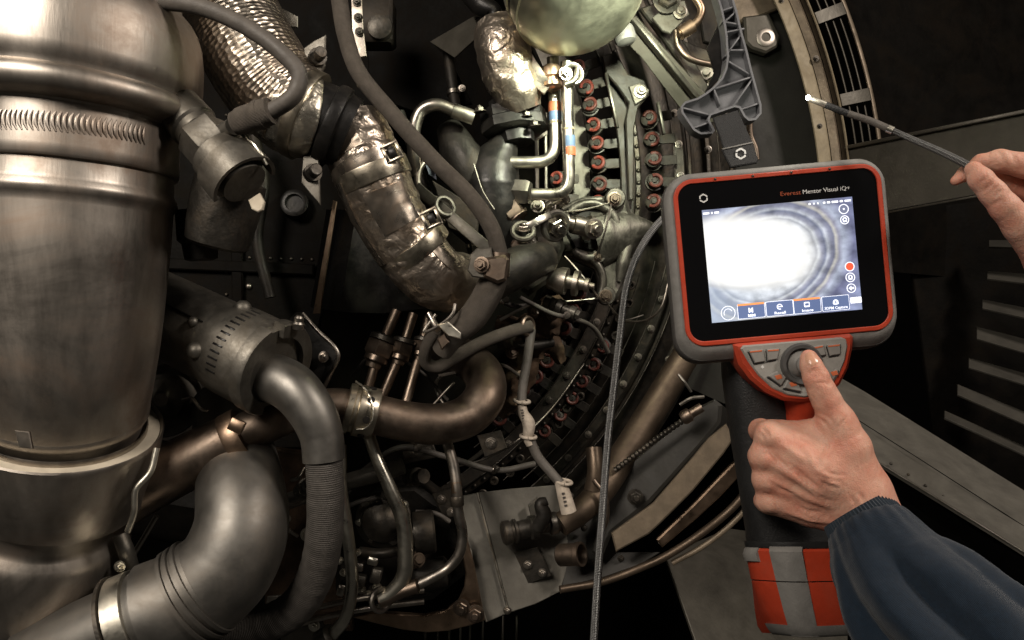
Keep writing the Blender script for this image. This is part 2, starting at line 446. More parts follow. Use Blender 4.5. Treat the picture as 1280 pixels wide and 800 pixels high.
build(profile_sweep(DP, [(206, 112.5), (234, 113), (239, 114.5), (244, 117.5), (249, 118), (254, 115.5), (258, 113.5), (264, 113), (282, 112.5), (300, 112), (320, 111.3), (340, 110.7), (360, 110), (380, 109), (400, 108), (420, 107), (440, 105.4), (455, 104), (470, 102.5), (505, 98), (500, 97.5), (504, 99), (510, 98.5), (514, 95), (532, 90)], 96, mod=dent), 'tube', duct, t)
# welded ripple seam round the stepped collar
w = MB()
for i in range(38):
    a = math.radians(24+i*2.7)
    y = 181
    c = P(*interp_path(DP, y)); r = S(118.2, .70)
    n = Vector((math.cos(a), -math.sin(a), 0))
    q = c+n*r
    tdir = Vector((-math.sin(a), -math.cos(a), 0))
    w.sweep([q+Vector((0, 0, S(11, .7)))-tdir*.0008, q+n*.0007+Vector((0, 0, S(5, .7)))+tdir*.0012, q+n*.0008+tdir*.0016, q+n*.0007-Vector((0, 0, S(5, .7)))+tdir*.0012, q-Vector((0, 0, S(11, .7)))-tdir*.0008], [.0006, .0012, .0013, .0012, .0006], 7)
o = build(w, 'weld_seam', duct, t); o['kind'] = 'stuff'
# cup collar
CP = [(80, 482, .719), (77, 527, .732), (67, 600, .752), (52, 655, .768), (34, 720, .785), (10, 800, .82), (-10, 860, .84)]
t = thing('duct_collar', 'polished steel collar cup with a wide white rim around the foot of the large duct', 'collar', P(60, 640, .75))
build(profile_sweep(CP, [(545, 88), (534, 92), (532, 93), (532, 112), (527, 114.5), (525, 116), (527, 117.5), (532, 117), (565, 115), (602, 110), (611, 106)], 72, cap=False), 'cup', duct, t)
build(profile_sweep(CP, [(533, 91), (529.5, 93), (529.2, 112), (533, 114)], 72, cap=False), 'rim', pale, t)
build(profile_sweep(CP, [(526, 96), (523, 97), (526, 98.5), (530, 98.5), (530, 96)], 60, cap=False), 'inner_ring', steel, t)
build(profile_sweep(CP, [(600, 102), (606, 100), (611, 91), (636, 88), (642, 92), (647, 99), (655, 103), (668, 106), (680, 107.5), (690, 108), (700, 107), (712, 104), (724, 99), (735, 92), (748, 80), (753, 74), (800, 66), (850, 60)], 80, mod=dent), 'lower_joint', duct, t)
build(MB().tube([(196, 560, .72), (188, 590, .715), (170, 612, .71), (168, 640, .71), (160, 664, .715)], 4, 10), 'wire_loop', bright, t)
build(MB().plate([(36, 540), (40, 561), (23, 559), (18, 538)], .622, .003), 'clip', steel, t)

# ================================================================== rubber hose at upper left with its fittings
t = thing('rubber_hose', 'smooth grey rubber hose curving from the duct top into a hex-collared fitting', 'hose', P(300, 150, .66))
build(MB().tube([(150, 6, .70), (214, 3, .665), (260, 12, .655), (308, 34, .65), (352, 66, .65), (374, 93, .65), (368, 118, .65), (343, 137, .655), (312, 150, .66)], 10.5, 18), 'hose', rubber, t)
a, b = P(340, 138, .655), P(284, 158, .665); ax = (b-a).normalized(); m = MB()
r = S(17, .66)
m.lathe(a, ax, [(0, r*.7), (.001, r*.98), (.009, r*1.02), (.0095, r*1.1), (.014, r*1.1), (.0145, r*1.02), (.031, r*1.02), (.034, r*.9), (.038, r*.85)], 24)
build(m, 'ferrule', cable, t)
t = thing('pipe_union', 'dull grey hexagonal pipe union sloping down from the large duct', 'pipe fitting', P(270, 190, .70))
a, b = P(218, 130, .70), P(308, 232, .675); ax = (b-a).normalized(); L = (b-a).length; r = S(32, .69); UAX = ax; UEND = b; m = MB()
m.lathe(a, ax, [(0, r*.8), (L*.05, r*.92), (L*.28, r*.95), (L*.30, r*.86), (L*.36, r*.86)], 28); build(m, 'sleeve', castm, t)
build(MB().hexa(a+ax*L*.36, ax, r*1.02, L*.26), 'hex_nut', castm, t)
m = MB(); m.lathe(a+ax*L*.62, ax, [(0, r*.9), (.001, r*1.12), (L*.18, r*1.16), (L*.2, r*1.1), (L*.26, r*1.1), (L*.27, r*.95), (L*.36, r*.9)], 28); build(m, 'end_collar', castm, t)
build(MB().tube([(292, 158, .668), (278, 168, .682), (268, 180, .69)], [11, 12, 13], 16), 'branch', castm, t)
t = thing('valve_housing', 'dark valve housing with a bright tab and wire-wrapped edge below the pipe union', 'valve', P(280, 320, .72))
a, b = P(326, 190, .715), P(238, 290, .73); ax = (b-a).normalized(); m = MB()
m.lathe(P(290, 222, .725), Vector((-.27, .12, -.95)), [(0, S(34, .7)), (.002, S(44, .7)), (.02, S(45, .7)), (.05, S(43, .7)), (.066, S(40, .7)), (.069, S(34, .7))], 32)
build(m, 'body', dark, t)
mm_ = MB(); rings = []
for i in range(15):
    al = math.radians(lin(-35, 165, i/14)); axv = UAX; u_ = Vector((.77, .1, .62)); u_ = (u_-axv*u_.dot(axv)).normalized(); v_ = axv.cross(u_)
    n_ = u_*math.cos(al)+v_*math.sin(al); c_ = UEND-UAX*.024
    rings.append([c_+n_*S(38, .69)-axv*.004, c_+n_*S(42, .69)-axv*.004, c_+n_*S(43, .69)+axv*.022, c_+n_*S(38, .69)+axv*.022])
mm_.loft(rings); build(mm_, 'side_plate', castm, t)
build(MB().plate([(310, 250), (324, 241), (330, 252), (328, 262), (322, 265), (314, 261)], .668, .005), 'bright_tab', pale, t)
build(MB().tube([(308, 170, .67), (320, 184, .668), (334, 206, .668)], 2.2, 8, mod=lambda s, a: 1+.25*math.sin(s*3000+a)), 'wire_wrap', bright, t)
m = MB(); m.lathe(P(246, 262, .755), Vector((.05, .1, -1)), [(0, S(26, .74)), (.03, S(27, .74)), (.034, S(22, .74)), (.05, S(20, .74)), (.052, S(12, .74))], 26); build(m, 'lower_cover', soot, t)

# ================================================================== foil-wrapped ducts and the black clamp between them
def crinkle(seed, amp=.05, f=55):
    def g(s, a):
        v = Vector((s*f, math.cos(a)*1.6, math.sin(a)*1.6+seed))
        n = noise.noise(v)
        n2 = noise.noise(v*2.3+Vector((3, 1, 7)))
        return 1+amp*(1-2*abs(n))-amp*.6+amp*.5*n2
    return g
t = thing('foil_duct', 'silver duct wrapped in embossed foil slanting down behind the rubber hose', 'duct', P(370, 180, .82))
build(MB().tube([(240, -70, .83), (283, 10, .82), (318, 75, .81), (345, 115, .81), (372, 140, .81)], [63, 62, 60, 59, 57], 48, 14, mod=crinkle(2, .02, 25)), 'foil_wrap', emboss, t)
build(MB().tube([(362, 132, .81), (372, 140, .81), (386, 147, .81), (392, 149, .812)], [57, 56, 53, 47], 44, 10, mod=crinkle(5, .05, 60)), 'foil_end', foilw, t)
a, b = P(374, 140, .81), P(388, 147, .811); m = MB(); pipe_band(m, a, b, S(56, .81), 44, .0015); build(m, 'steel_band', band, t)
t = thing('duct_clamp', 'glossy black band clamp with two bolted ears joining the two foil ducts', 'clamp', P(410, 250, .82))
a, b = P(388, 145, .812), P(437, 168, .822); ax = (b-a).normalized(); L = (b-a).length; r = S(47, .815); m = MB()
m.lathe(a, ax, [(0, r*.9), (.001, r), (L*.38, r*1.02), (L*.42, r*1.1), (L*.55, r*1.13), (L*.7, r*1.1), (L*.74, r), (L, r*.98), (L, r*.8)], 44); build(m, 'band', black, t)
for (pl, bp) in (([(379, 60), (393, 50), (407, 43), (406, 82), (398, 95), (382, 84)], (396, 73)), ([(378, 195), (398, 190), (400, 256), (388, 243), (376, 228)], (390, 217))):
    build(MB().plate(pl, .80, .006, .0012), 'ear', castm, t)
    m = MB(); q = P(bp[0], bp[1], .80); m.lathe(q, Vector((.5, -.85, .1)), [(-.002, S(11, .8)), (.006, S(11, .8)), (.006, S(7.5, .8)), (.017, S(7.5, .8)), (.018, S(6.5, .8))], 18); build(m, 'bolt', dark, t)
t = thing('foil_elbow', 'crinkled foil elbow duct ending in a rounded bend beside the clamp bolt', 'duct', P(530, 360, .86))
t['label'] = 'crinkled coppery foil elbow duct strapped with two steel bands'
FE = [(437, 150, .835), (448, 180, .835), (462, 212, .835), (483, 262, .845), (510, 308, .855), (535, 338, .865), (552, 350, .885), (575, 352, .93)]
build(MB().tube(FE, [42, 45, 46, 45, 43, 41, 39, 36], 56, 18, mod=crinkle(9, .04, 75)), 'foil_wrap', foil, t)
for (a, b, r) in (((462, 209, .834), (471, 230, .837), 46.5), ((513, 300, .852), (525, 316, .858), 43.5)):
    m = MB(); pipe_band(m, P(*a), P(*b), S(r, a[2]), 44, .0012); build(m, 'steel_band', band, t)
def patch(path, rads, k0, k1, a0, a1, mm, par, name='foil_tape', lift=.0012, seed=0):
    q, rr = dense([P(*p) for p in path], [S(a, p[2]) for a, p in zip(rads, path)], 10)
    m = MB(); rings = []; N_ = 14; n_ = None
    i0, i1 = int(k0*(len(q)-1)), int(k1*(len(q)-1))
    for i in range(i0, i1+1):
        T = (q[min(i+1, len(q)-1)]-q[max(i-1, 0)]).normalized()
        u = Vector((0, -1, 0)); u = (u-T*u.dot(T)).normalized(); v = T.cross(u)
        row = []
        for j in range(N_+1):
            al = math.radians(lin(a0, a1, j/N_)); jit = .0010*noise.noise(Vector((i*.7, j*.6, seed)))
            row.append(q[i]+(u*math.cos(al)+v*math.sin(al))*(rr[i]+lift+jit))
        inner = [q[i]+(u*math.cos(math.radians(lin(a0, a1, j/N_)))+v*math.sin(math.radians(lin(a0, a1, j/N_))))*(rr[i]-.004) for j in range(N_, -1, -1)]
        rings.append(row+inner)
    m.loft(rings); return build(m, name, mm, par)
FR = [42, 45, 46, 45, 43, 41, 39, 36]
patch(FE, FR, .36, .50, -48, 18, foilt, t, seed=1)
patch(FE, FR, .12, .22, -10, 60, foilt, t, seed=2)
patch(FE, FR, .30, .58, 48, 66, foilt, t, 'foil_seam', .002, seed=3)
patch(FE, FR, .60, .74, -80, -30, foilt, t, seed=4)
patch(FE, FR, .25, .30, -95, 95, foilt, t, seed=5)
for (x, y, rx) in ((490, 190, .3), (539, 273, .35)):
    m = MB(); q = P(x, y, .80); R = Matrix.Rotation(-.45, 3, 'Y')
    for dx, dz, sx, sz in ((0, 10, 22, 4), (0, -10, 22, 4), (-9, 0, 4, 20), (9, 0, 4, 20)):
        m.box(q+R@Vector((S(dx, .8), 0, S(dz, .8))), S(sx, .8), .003, S(sz, .8), R)
    build(m, 'buckle', band, t)
    build(MB().box(q+Vector((0, .002, 0)), S(9, .8), .005, S(12, .8), R), 'buckle_slot', black, t)

# ================================================================== long braided hose across the middle
t = thing('braided_hose', 'long brown braided hose running diagonally past the foil elbow to a bolted clamp', 'hose', P(620, 330, .84))
build(MB().tube([(420, -40, .84), (425, 5, .83), (432, 45, .82), (448, 90, .81), (488, 140, .81), (542, 200, .81), (588, 246, .815), (614, 284, .82), (625, 318, .83)], 10.5, 18), 'hose', cable, t)
build(MB().tube([(622, 335, .835), (612, 362, .84), (592, 395, .85), (568, 418, .86), (552, 440, .87)], [17, 18, 18, 16, 13], 18), 'lower_sleeve', cable, t)
build(MB().tube([(624, 316, .832), (622, 345, .833)], [14, 15], 20), 'clamp_band', brown, t)
t2 = thing('hose_clamp', 'rusty square cushion clamp bolted round the braided hose', 'clamp', P(605, 345, .83))
build(MB().plate([(588, 318), (596, 310), (614, 309), (616, 320), (612, 340), (604, 348), (590, 346), (584, 338)], .815, .006, .0015), 'clamp_plate', castm, t2)
build(MB().plate([(606, 322), (630, 318), (637, 324), (633, 350), (622, 354), (604, 346)], .812, .018, .003), 'clamp_jaw', brown, t2)
bolt(t2, (602, 331, .812), 7, Vector((-.25, -.95, 0)), 'brown')
# strap with eyelet below
t = thing('wire_clip', 'bent wire spring clip with small bright lugs on the hose sleeve', 'clip', P(555, 415, .84))
build(MB().tube([(545, 393, .845), (530, 415, .845), (552, 405, .835), (566, 392, .832), (569, 380, .835)], 2.2, 8), 'wire', steel, t)
build(MB().plate([(546, 406), (560, 402), (576, 416), (576, 424), (560, 420)], .832, .006), 'lug', bright, t)
build(MB().plate([(546, 424), (556, 416), (562, 428), (552, 438)], .835, .008), 'lug', brown, t)
build(MB().tube([(536, 392, .85), (543, 405, .845), (548, 412, .84)], 4.5, 10), 'pin', steel, t)

# ================================================================== canister at the left with its outlet pipe
t = thing('actuator_canister', 'grey cylindrical canister with a row of slots and a horseshoe clamp', 'canister', P(270, 470, .80))
a, b = P(150, 366, .86), P(342, 461, .775); ax = (b-a).normalized(); L = (b-a).length; r = S(56, .79); m = MB()
m.lathe(a, ax, [(0, r*.95), (L*.7, r*.98), (L*.72, r*.99), (L*.76, r*1.03), (L*.79, r*1.04), (L*.9, r*1.04), (L*.92, r*1.02), (L*.95, r*1.0), (L, r*.92), (L, r*.6)], 48); build(m, 'body', castm, t)
n0 = Vector((0, 0, 1)); n0 = (n0-ax*n0.dot(ax)).normalized(); n1 = ax.cross(n0)
if n1.y > 0: n1 = -n1
for i in range(13):
    al = math.radians(8+i*8.2)
    n = n0*math.cos(al)+n1*math.sin(al); tg = -n0*math.sin(al)+n1*math.cos(al)
    R = Matrix((tg, n, ax)).transposed()
    build(MB().box(a+ax*L*.845+n*r*1.035, S(2.6, .79), .0015, S(15, .79), R), 'slot', black, t)
build(MB().sweep([a+ax*L*.02+(n0*.55+n1*.84)*r*.975, a+ax*L*.70+(n0*.55+n1*.84)*r*1.0], [.0011]*2, 8), 'seam', black, t)
for al, k, rr in ((8, .77, 11), (62, .66, 7), (92, .74, 11)):
    al = math.radians(al); n = n0*math.cos(al)+n1*math.sin(al)
    m = MB(); m.ball(a+ax*L*k+n*r*.99, S(rr, .78), 14); build(m, 'boss', castm, t)
m = MB(); c = a+ax*L*.985
e0 = n0; e1 = n1
def hs(r0, r1, th, a0, a1, off, seg=22):
    mb = MB(); rings = []
    for i in range(seg+1):
        al = math.radians(lin(a0, a1, i/seg)); n = n0*math.cos(al)+n1*math.sin(al)
        o = c+ax*off
        rings.append([o+n*r0, o+n*r1, o+n*r1+ax*th*.8, o+n*(r1*.97)+ax*th, o+n*r0+ax*th])
    return mb.loft(rings)
build(hs(r*.78, r*1.1, .014, -110, 12, -.004), 'clamp_half', castm, t)
build(hs(r*.76, r*1.08, .014, 30, 178, -.006), 'clamp_half', castm, t)
m = MB(); q = P(372, 411, .77); m.lathe(q, Vector((.2, -.2, 1)), [(0, S(7, .77)), (.006, S(8, .77)), (.008, S(6, .77)), (.012, S(6, .77)), (.014, S(4, .77))], 14); build(m, 'clamp_screw', steel, t)
t = thing('outlet_elbow', 'dull steel elbow pipe bending down from the canister into a braided hose', 'pipe', P(400, 570, .76))
build(MB().tube([(322, 470, .79), (345, 474, .775), (368, 487, .765), (390, 515, .76), (402, 545, .76), (405, 575, .76)], [29, 31, 31, 29, 26.5, 26], 36, 12), 'elbow', dull, t)
build(MB().tube([(405, 572, .76), (407, 620, .762), (404, 680, .77), (392, 725, .785), (366, 762, .80), (325, 782, .81), (270, 788, .82)], 23, 36, 14, mod=lambda s, a: 1+.012*math.sin(s*1500)), 'braided_hose', braid, t)
t = thing('angle_bracket', 'thin dark angle bracket with one small bolt, standing beside the canister', 'bracket', P(410, 470, .86))
build(MB().tube([(378, 392, .865), (398, 414, .862), (420, 436, .86), (423, 446, .86), (414, 466, .862), (404, 486, .865)], 2.6, 10), 'edge', steel, t)
build(MB().plate([(370, 390), (379, 391), (399, 413), (421, 437), (421, 446), (403, 487), (385, 480), (360, 470), (350, 410)], .868, .004), 'web', black, t)
bolt(t, (404, 446, .862), 5, Vector((.7, -.7, 0)), 'steel')

# ================================================================== brown cross pipe
t = thing('cross_pipe', 'brown steel pipe crossing below the canister and hooking back at its end', 'pipe', P(520, 560, .88))
t['label'] = 'browned steel pipe running across behind the elbow and hooking back at its end'
build(MB().tube([(120, 645, .78), (170, 613, .785), (230, 580, .79), (292, 549, .795)], [36, 36, 35, 33], 36, 8), 'wide_section', brown, t)
build(MB().tube([(290, 550, .795), (330, 530, .81), (372, 515, .83), (420, 508, .845), (455, 514, .85)], [26, 25, 23, 23, 23], 32, 8), 'middle_section', brown, t)
build(MB().tube([(455, 514, .85), (505, 526, .86), (548, 530, .87), (584, 520, .885), (605, 497, .90), (606, 472, .93), (588, 452, .97), (560, 440, 1.03)], [25, 25, 25.5, 26, 26, 25, 24, 23], 36, 12), 'bend', brown, t)
a, b = P(288, 552, .795), P(307, 542, .797); m = MB(); pipe_band(m, a, b, S(33.5, .795), 40, .0014); build(m, 'copper_band', copper, t)
m = MB(); m.box(P(296, 532, .755), S(18, .76), .006, S(16, .76), Matrix.Rotation(.45, 3, 'Y')); build(m, 'band_buckle', copper, t)
t = thing('pipe_coupling', 'shiny perforated coupling ring with lockwire on the browned pipe', 'coupling', P(455, 560, .85))
a, b = P(432, 509, .845), P(470, 518, .853); ax = (b-a).normalized(); L = (b-a).length; r = S(31, .85); m = MB()
m.lathe(a, ax, [(0, r*.75), (.0005, r*1.0), (L*.2, r*1.02), (L*.24, r*.93), (L*.34, r*.93), (L*.38, r*1.04), (L*.95, r*1.04), (L, r*1.0), (L, r*.7)], 44); build(m, 'ring', band, t)
n0 = (Vector((0, 0, 1))-ax*ax.z).normalized(); n1 = ax.cross(n0); n1 = -n1 if n1.y > 0 else n1
for al in (15, 55, 100, 150):
    al = math.radians(al); n = n0*math.cos(al)+n1*math.sin(al); m = MB()
    m.lathe(a+ax*L*.68+n*(r*1.035), n, [(0, S(4.6, .85)), (.0009, S(4.6, .85)), (.001, S(3, .85))], 12); build(m, 'ring_hole', black, t)
lw = [a+ax*(L*k)+(n0*math.cos(math.radians(al))+n1*math.sin(math.radians(al)))*r*1.09 for al, k in ((0, .1), (25, .35), (50, .62), (75, .8), (100, .85), (120, .7), (126, .45))]
q, rr = dense(lw, [.0011]*len(lw), 8); build(MB().sweep(q, rr, 8, mod=lambda s, a: 1+.25*math.sin(s*2500+a*2)), 'lockwire', bright, t)

# ================================================================== big lower elbow
t = thing('bleed_elbow', 'wide dull grey elbow duct curving down to the lower left corner', 'duct', P(240, 740, .76))
build(MB().tube([(282, 505, .90), (292, 556, .85), (301, 612, .785), (302, 660, .76), (284, 705, .75), (252, 738, .745)], [40, 46, 53, 57, 60, 62], 48, 12), 'elbow', dull, t)
EL = [(262, 728, .746), (225, 753, .74), (190, 768, .735), (150, 785, .73), (100, 806, .725), (40, 835, .72)]
q, rr = dense([P(*p) for p in EL], [S(62, .74), S(63, .74), S(64, .735), S(58, .73), S(56, .725), S(54, .72)], 8)
build(MB().sweep(q[:17], rr[:17], 48), 'sleeve', dull, t)
build(MB().sweep(q[15:], [x*.93 for x in rr[15:]], 48), 'end_pipe', dull, t)
for k in (1, 3, 5): m = MB(); pipe_band(m, q[k], q[k+1], S(63.5, .745), 44, .0016); build(m, 'bead', dull, t)
m = MB(); pipe_band(m, q[18], q[23], S(57, .735), 44, .004); build(m, 'clamp_band', bright, t)
m = MB(); pipe_band(m, q[23], q[24], S(59, .73), 44, .005); build(m, 'clamp_edge', dark, t)
t2 = thing('hose_stub', 'dark fitting stub with small pin between the collar and the lower elbow', 'fitting', P(160, 690, .74))
build(MB().tube([(150, 668, .76), (158, 690, .76), (165, 712, .77)], [9, 10, 9], 14), 'stub', castm, t2)
bolt(t2, (150, 708, .75), 5, TOCAM, 'bright')
ptube('thin_rod', 'thin rod slanting in the dark gap beside the collar', 'rod', [(196, 645, .90), (180, 672, .90), (164, 698, .90)], 3.6, steel)
t = thing('round_cover', 'dull round cover with a toothed clip ring under the canister', 'cover', P(215, 520, .86))
build(MB().lathe(P(204, 500, .90), Vector((.35, -.9, .1)), [(0, S(48, .88)), (.012, S(46, .88)), (.02, S(34, .88)), (.032, S(26, .88)), (.036, S(12, .88)), (.04, S(8, .88))], 30), 'cover', castm, t)
build(MB().torus(P(212, 505, .88), Vector((.35, -.9, .1)), S(52, .88), S(7, .88), 30), 'clip_ring', castm, t)
build(MB().tube([(228, 500, .845), (240, 498, .84), (252, 512, .84), (268, 514, .845)], 2.2, 8), 'wire', steel, t)
ptube('support_rod', 'dark steel rod behind the round cover', 'rod', [(250, 530, .87), (300, 500, .87)], 4, dark)
# orange wire showing through at bottom
ptube('orange_cable', 'short stretch of orange cable showing in the gap under the collar', 'cable', [(60, 790, .88), (100, 768, .88), (128, 755, .88), (150, 745, .9)], 5, orange)
# ================================================================== engine rings, concentric about one axis
AX0 = (300, 235)
def tilt(th): return .085*max(0.0, math.sin(th))**1.4
def CK(R, th, d): return P(363, 274, d)+Vector((S(R, d)*math.cos(th), 0, -S(R, d)*math.sin(th)))
def C(R, th, d):
    d = d+tilt(th)
    k = d/(d-tilt(th))
    return P(AX0[0]+R/k, AX0[1], d)+Vector((0, 0, 0)) if False else Vector((P(*AX0, d).x+S(R, d/k)*math.cos(th), d, P(*AX0, d).z-S(R, d/k)*math.sin(th)))
def arc(mb, prof, a0, a1, n=60, fn=None):
    fn = fn or C
    """prof: closed section as (R px, depth)"""
    rings = []
    for i in range(n+1):
        th = math.radians(lin(a0, a1, i/n))
        rings.append([fn(R, th, d) for R, d in prof])
    return mb.loft(rings)
def band_prof(R0, R1, d, th): return [(R0, d+.002), (R0+1.5, d), (R1-1.5, d), (R1, d+.002), (R1, d+th), (R0, d+th)]

wall = build(MB().plate([(-900, -900), (2300, -900), (2300, 1700), (-900, 1700)], 2.6, .05), 'wall', void); wall['kind'] = 'structure'
t = thing('engine_casing', 'dark ringed compressor casing of the engine behind the pipes', 'engine casing', P(300, 700, 1.3))
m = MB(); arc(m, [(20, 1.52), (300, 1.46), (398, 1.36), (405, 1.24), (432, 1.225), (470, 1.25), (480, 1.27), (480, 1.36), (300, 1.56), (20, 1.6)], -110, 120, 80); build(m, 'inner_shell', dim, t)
m = MB(); arc(m, [(404, 1.232), (408, 1.20), (438, 1.195), (441, 1.21), (441, 1.24), (404, 1.24)], -30, 3, 30); build(m, 'pin_deck', castm, t)
m = MB(); arc(m, [(470, 1.262), (600, 1.33), (620, 1.36), (620, 1.40), (470, 1.36)], -60, 44, 60); build(m, 'outer_shell', dark, t)
RAILS = [(476, 494, 1.135, .012, -24, 62, sootp), (494.5, 502, 1.16, .03, -60, 62, dark), (544, 557, 1.20, .012, -60, 46, dark), (560, 566, 1.22, .03, -40, 46, dark), (583, 590, 1.25, .02, -40, 42, dark), (612, 618, 1.27, .02, -40, 40, dark)]
for R0, R1, d, th, a0, a1, mm in RAILS:
    m = MB(); arc(m, band_prof(R0, R1, d, th), a0, a1, 70); build(m, 'ring_rail', mm, t)
m = MB(); arc(m, band_prof(466, 472, 1.15, .004), 14, 50, 40); build(m, 'ring_rail', castm, t)
for R, d, a0, a1 in ((458, 1.155, 12, 48), (515, 1.17, 12, 48), (600, 1.27, -8, 40), (476.5, 1.134, 12, 55), (493.5, 1.134, -20, 50), (530, 1.19, 10, 46), (544.5, 1.199, -10, 50), (566, 1.219, 5, 44)):
    m = MB(); pts = [C(R, math.radians(lin(a0, a1, i/60)), d) for i in range(61)]; m.sweep(pts, [.0008]*61, 6); build(m, 'rail_highlight', steel, t)  # thin bright rods shaped as edge highlights along the rails
for i in range(16):
    a = 14+i*2.5; q = C(508+5*(i % 2), math.radians(a), 1.165); m = MB(); m.lathe(q, TOCAM, [(0, S(6, 1.16)), (.004, S(6, 1.16)), (.005, S(5, 1.16)), (.005, S(3.4, 1.16)), (.001, S(3, 1.16))], 14); build(m, 'rail_bush', dark, t)
for i in range(46):
    th = math.radians(-20+i*1.75)
    inst('rail_hole', RIVET['dark'], t, C(498.5, th, 1.159), TOCAM, S(2.6, 1.16))
for R, d, a0, a1, st in ((551, 1.199, -18, 50, 4.1), (484.5, 1.134, 16, 48, 4.6), (587, 1.249, -10, 50, 5.3)):
    a = a0
    while a < a1:
        bolt(t, C(R, math.radians(a), d), 3.2, TOCAM, 'steel'); a += st
m = MB(); arc(m, [(600, 1.36), (735, 1.36), (735, 1.38), (600, 1.38)], -70, 24, 60); build(m, 'front_panel', dpanel, t)
for a in (-28, -21):
    bolt(t, C(690, math.radians(a), 1.358), 3, TOCAM, 'dark')

# ------------------------------------------------------------------ vane levers, each a thing
def lever_proto():
    t = thing('vane_lever', 'red-tipped vane lever on the engine casing', 'vane lever', (0, 0, 0), 'vane levers along the casing rings')
    k = 1.13/F
    m = MB(); m.lathe((0, .006, 0), (-.25, -1, .1), [(0, 14*k), (.004, 14*k), (.0045, 12*k), (.011, 11.5*k), (.012, 10*k), (.017, 10*k), (.018, 7*k)], 18)
    build(m, 'pin_nut', sootp, t)
    m = MB(); m.torus(Vector((-.25, -1, .1)).normalized()*.0125, (-.25, -1, .1), 8.4*k, 2.7*k, 20, 8, -2.4, 2.5); build(m, 'red_seal', redp, t)
    m = MB(); m.hexa(Vector((-.25, -1, .1)).normalized()*.010, (-.25, -1, .1), 4.6*k, .006); build(m, 'pin_end', soot, t)
    def q(x, z): return Vector((x*k, 0, z*k))
    m = MB(); m.prism([q(x, z)+Vector((0, -.001, 0)) for x, z in ((6, -5), (14, -7.5), (32, -7), (33, -5), (33, 5), (32, 7), (14, 7.5), (6, 5))], .005, .0007, None); build(m, 'arm', sootp, t)
    return t
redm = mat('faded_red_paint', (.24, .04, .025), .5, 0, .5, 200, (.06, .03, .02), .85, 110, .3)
LP = lever_proto(); first = [True]
def put_lever(R, a, d, label, sc=1.0, soiled_shaded=False):
    th = math.radians(a)
    if first[0]: r = LP; first[0] = False
    else:
        r = LP.copy(); COL.objects.link(r)
        for ch in list(LP.children):
            c = ch.copy(); COL.objects.link(c); c.parent = r
    rv = random.random()
    for ch in r.children:
        if ch.name.startswith('pin_nut') or ch.name.startswith('red_seal'):
            ch.rotation_euler = (random.uniform(-.18, .18), random.uniform(-.6, .6), random.uniform(-.18, .18))
        if ch.name.startswith('red_seal') and rv < .35 and not soiled_shaded:
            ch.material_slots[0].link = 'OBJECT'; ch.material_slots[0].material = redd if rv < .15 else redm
    if soiled_shaded:  # darker copies put dirt and shade into the seal and arm colours
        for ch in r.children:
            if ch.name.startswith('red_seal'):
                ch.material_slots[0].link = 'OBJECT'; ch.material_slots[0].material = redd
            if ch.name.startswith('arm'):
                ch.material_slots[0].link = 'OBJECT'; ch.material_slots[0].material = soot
    r.location = C(R, th, d); r.rotation_euler = (0, th+random.uniform(-.05, .05), 0); r.scale = (sc,)*3; r['label'] = label
    r['group'] = 'vane levers along the casing rings'
    return r
ORD = ['topmost', 'second', 'third', 'fourth', 'fifth', 'sixth', 'seventh', 'eighth', 'ninth', 'tenth', 'eleventh']
for i in range(9):
    put_lever(450, -22.4+i*3.12, 1.15, f'{ORD[i]} red-tipped vane lever down the lit row beside the steel tubes', .84)
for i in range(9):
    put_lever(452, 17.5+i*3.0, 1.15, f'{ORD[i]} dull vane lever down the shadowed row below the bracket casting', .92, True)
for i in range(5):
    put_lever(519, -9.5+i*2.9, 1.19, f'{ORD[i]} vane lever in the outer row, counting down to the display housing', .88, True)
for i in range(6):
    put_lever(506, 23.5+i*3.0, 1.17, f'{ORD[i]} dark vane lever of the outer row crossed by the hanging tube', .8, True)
for i in range(2):
    put_lever(398, -1.5+i*3.3, 1.17, ('upper' if i == 0 else 'lower')+' small red-tipped lever left of the steel tube bend', .8)

# ------------------------------------------------------------------ curved tan frame and grille at the right
t = thing('cowl_edge', 'curved tan cowl frame edge with a slotted grille beside it', 'frame', C(760, 0, 1.32))
m = MB(); arc(m, band_prof(663, 680, 1.30, .03), -62, 3, 50, CK); build(m, 'light_strip', tan, t)
m = MB(); arc(m, [(681, 1.303), (691, 1.296), (693, 1.30), (693, 1.34), (681, 1.34)], -62, 3, 50, CK); build(m, 'brown_strip', tanmetal, t)
m = MB(); arc(m, [(694, 1.30), (699, 1.305), (700, 1.34), (694, 1.34)], -62, 3, 50, CK); build(m, 'brown_strip', tanmetal, t)
m = MB(); arc(m, band_prof(700, 703, 1.29, .03), -60, 3, 50, CK); build(m, 'edge_bead', tan, t)
for k, R in enumerate((711.5, 721, 730.5, 740)):
    m = MB(); arc(m, band_prof(R, R+2.4+(k == 3)*3, 1.315+k*.004, .02), -30, 3, 40, CK); build(m, 'grille_bar', panel if k < 3 else tanmetal, t)
for a in (-30, -21.5, -12.8, -5.8):
    m = MB(); arc(m, band_prof(703, 742, 1.31, .02), a, a+1.2, 3, CK); build(m, 'grille_rib', panel, t)
bolt(t, CK(687, math.radians(-17), 1.294), 2.6, TOCAM, 'dark'); bolt(t, CK(672, math.radians(-10), 1.299), 2.2, TOCAM, 'dark')
bolt(t, CK(672, math.radians(-24), 1.299), 2.2, TOCAM, 'dark')
t = thing('panel_lug', 'dark mounting lug with a round bushing on the panel behind the hook', 'bracket', C(680, -.27, 1.33))
m = MB(); m.plate([(930, 20), (962, 16), (976, 44), (972, 58), (958, 66), (940, 60), (932, 52)], 1.32, .02); build(m, 'plate', panel, t)
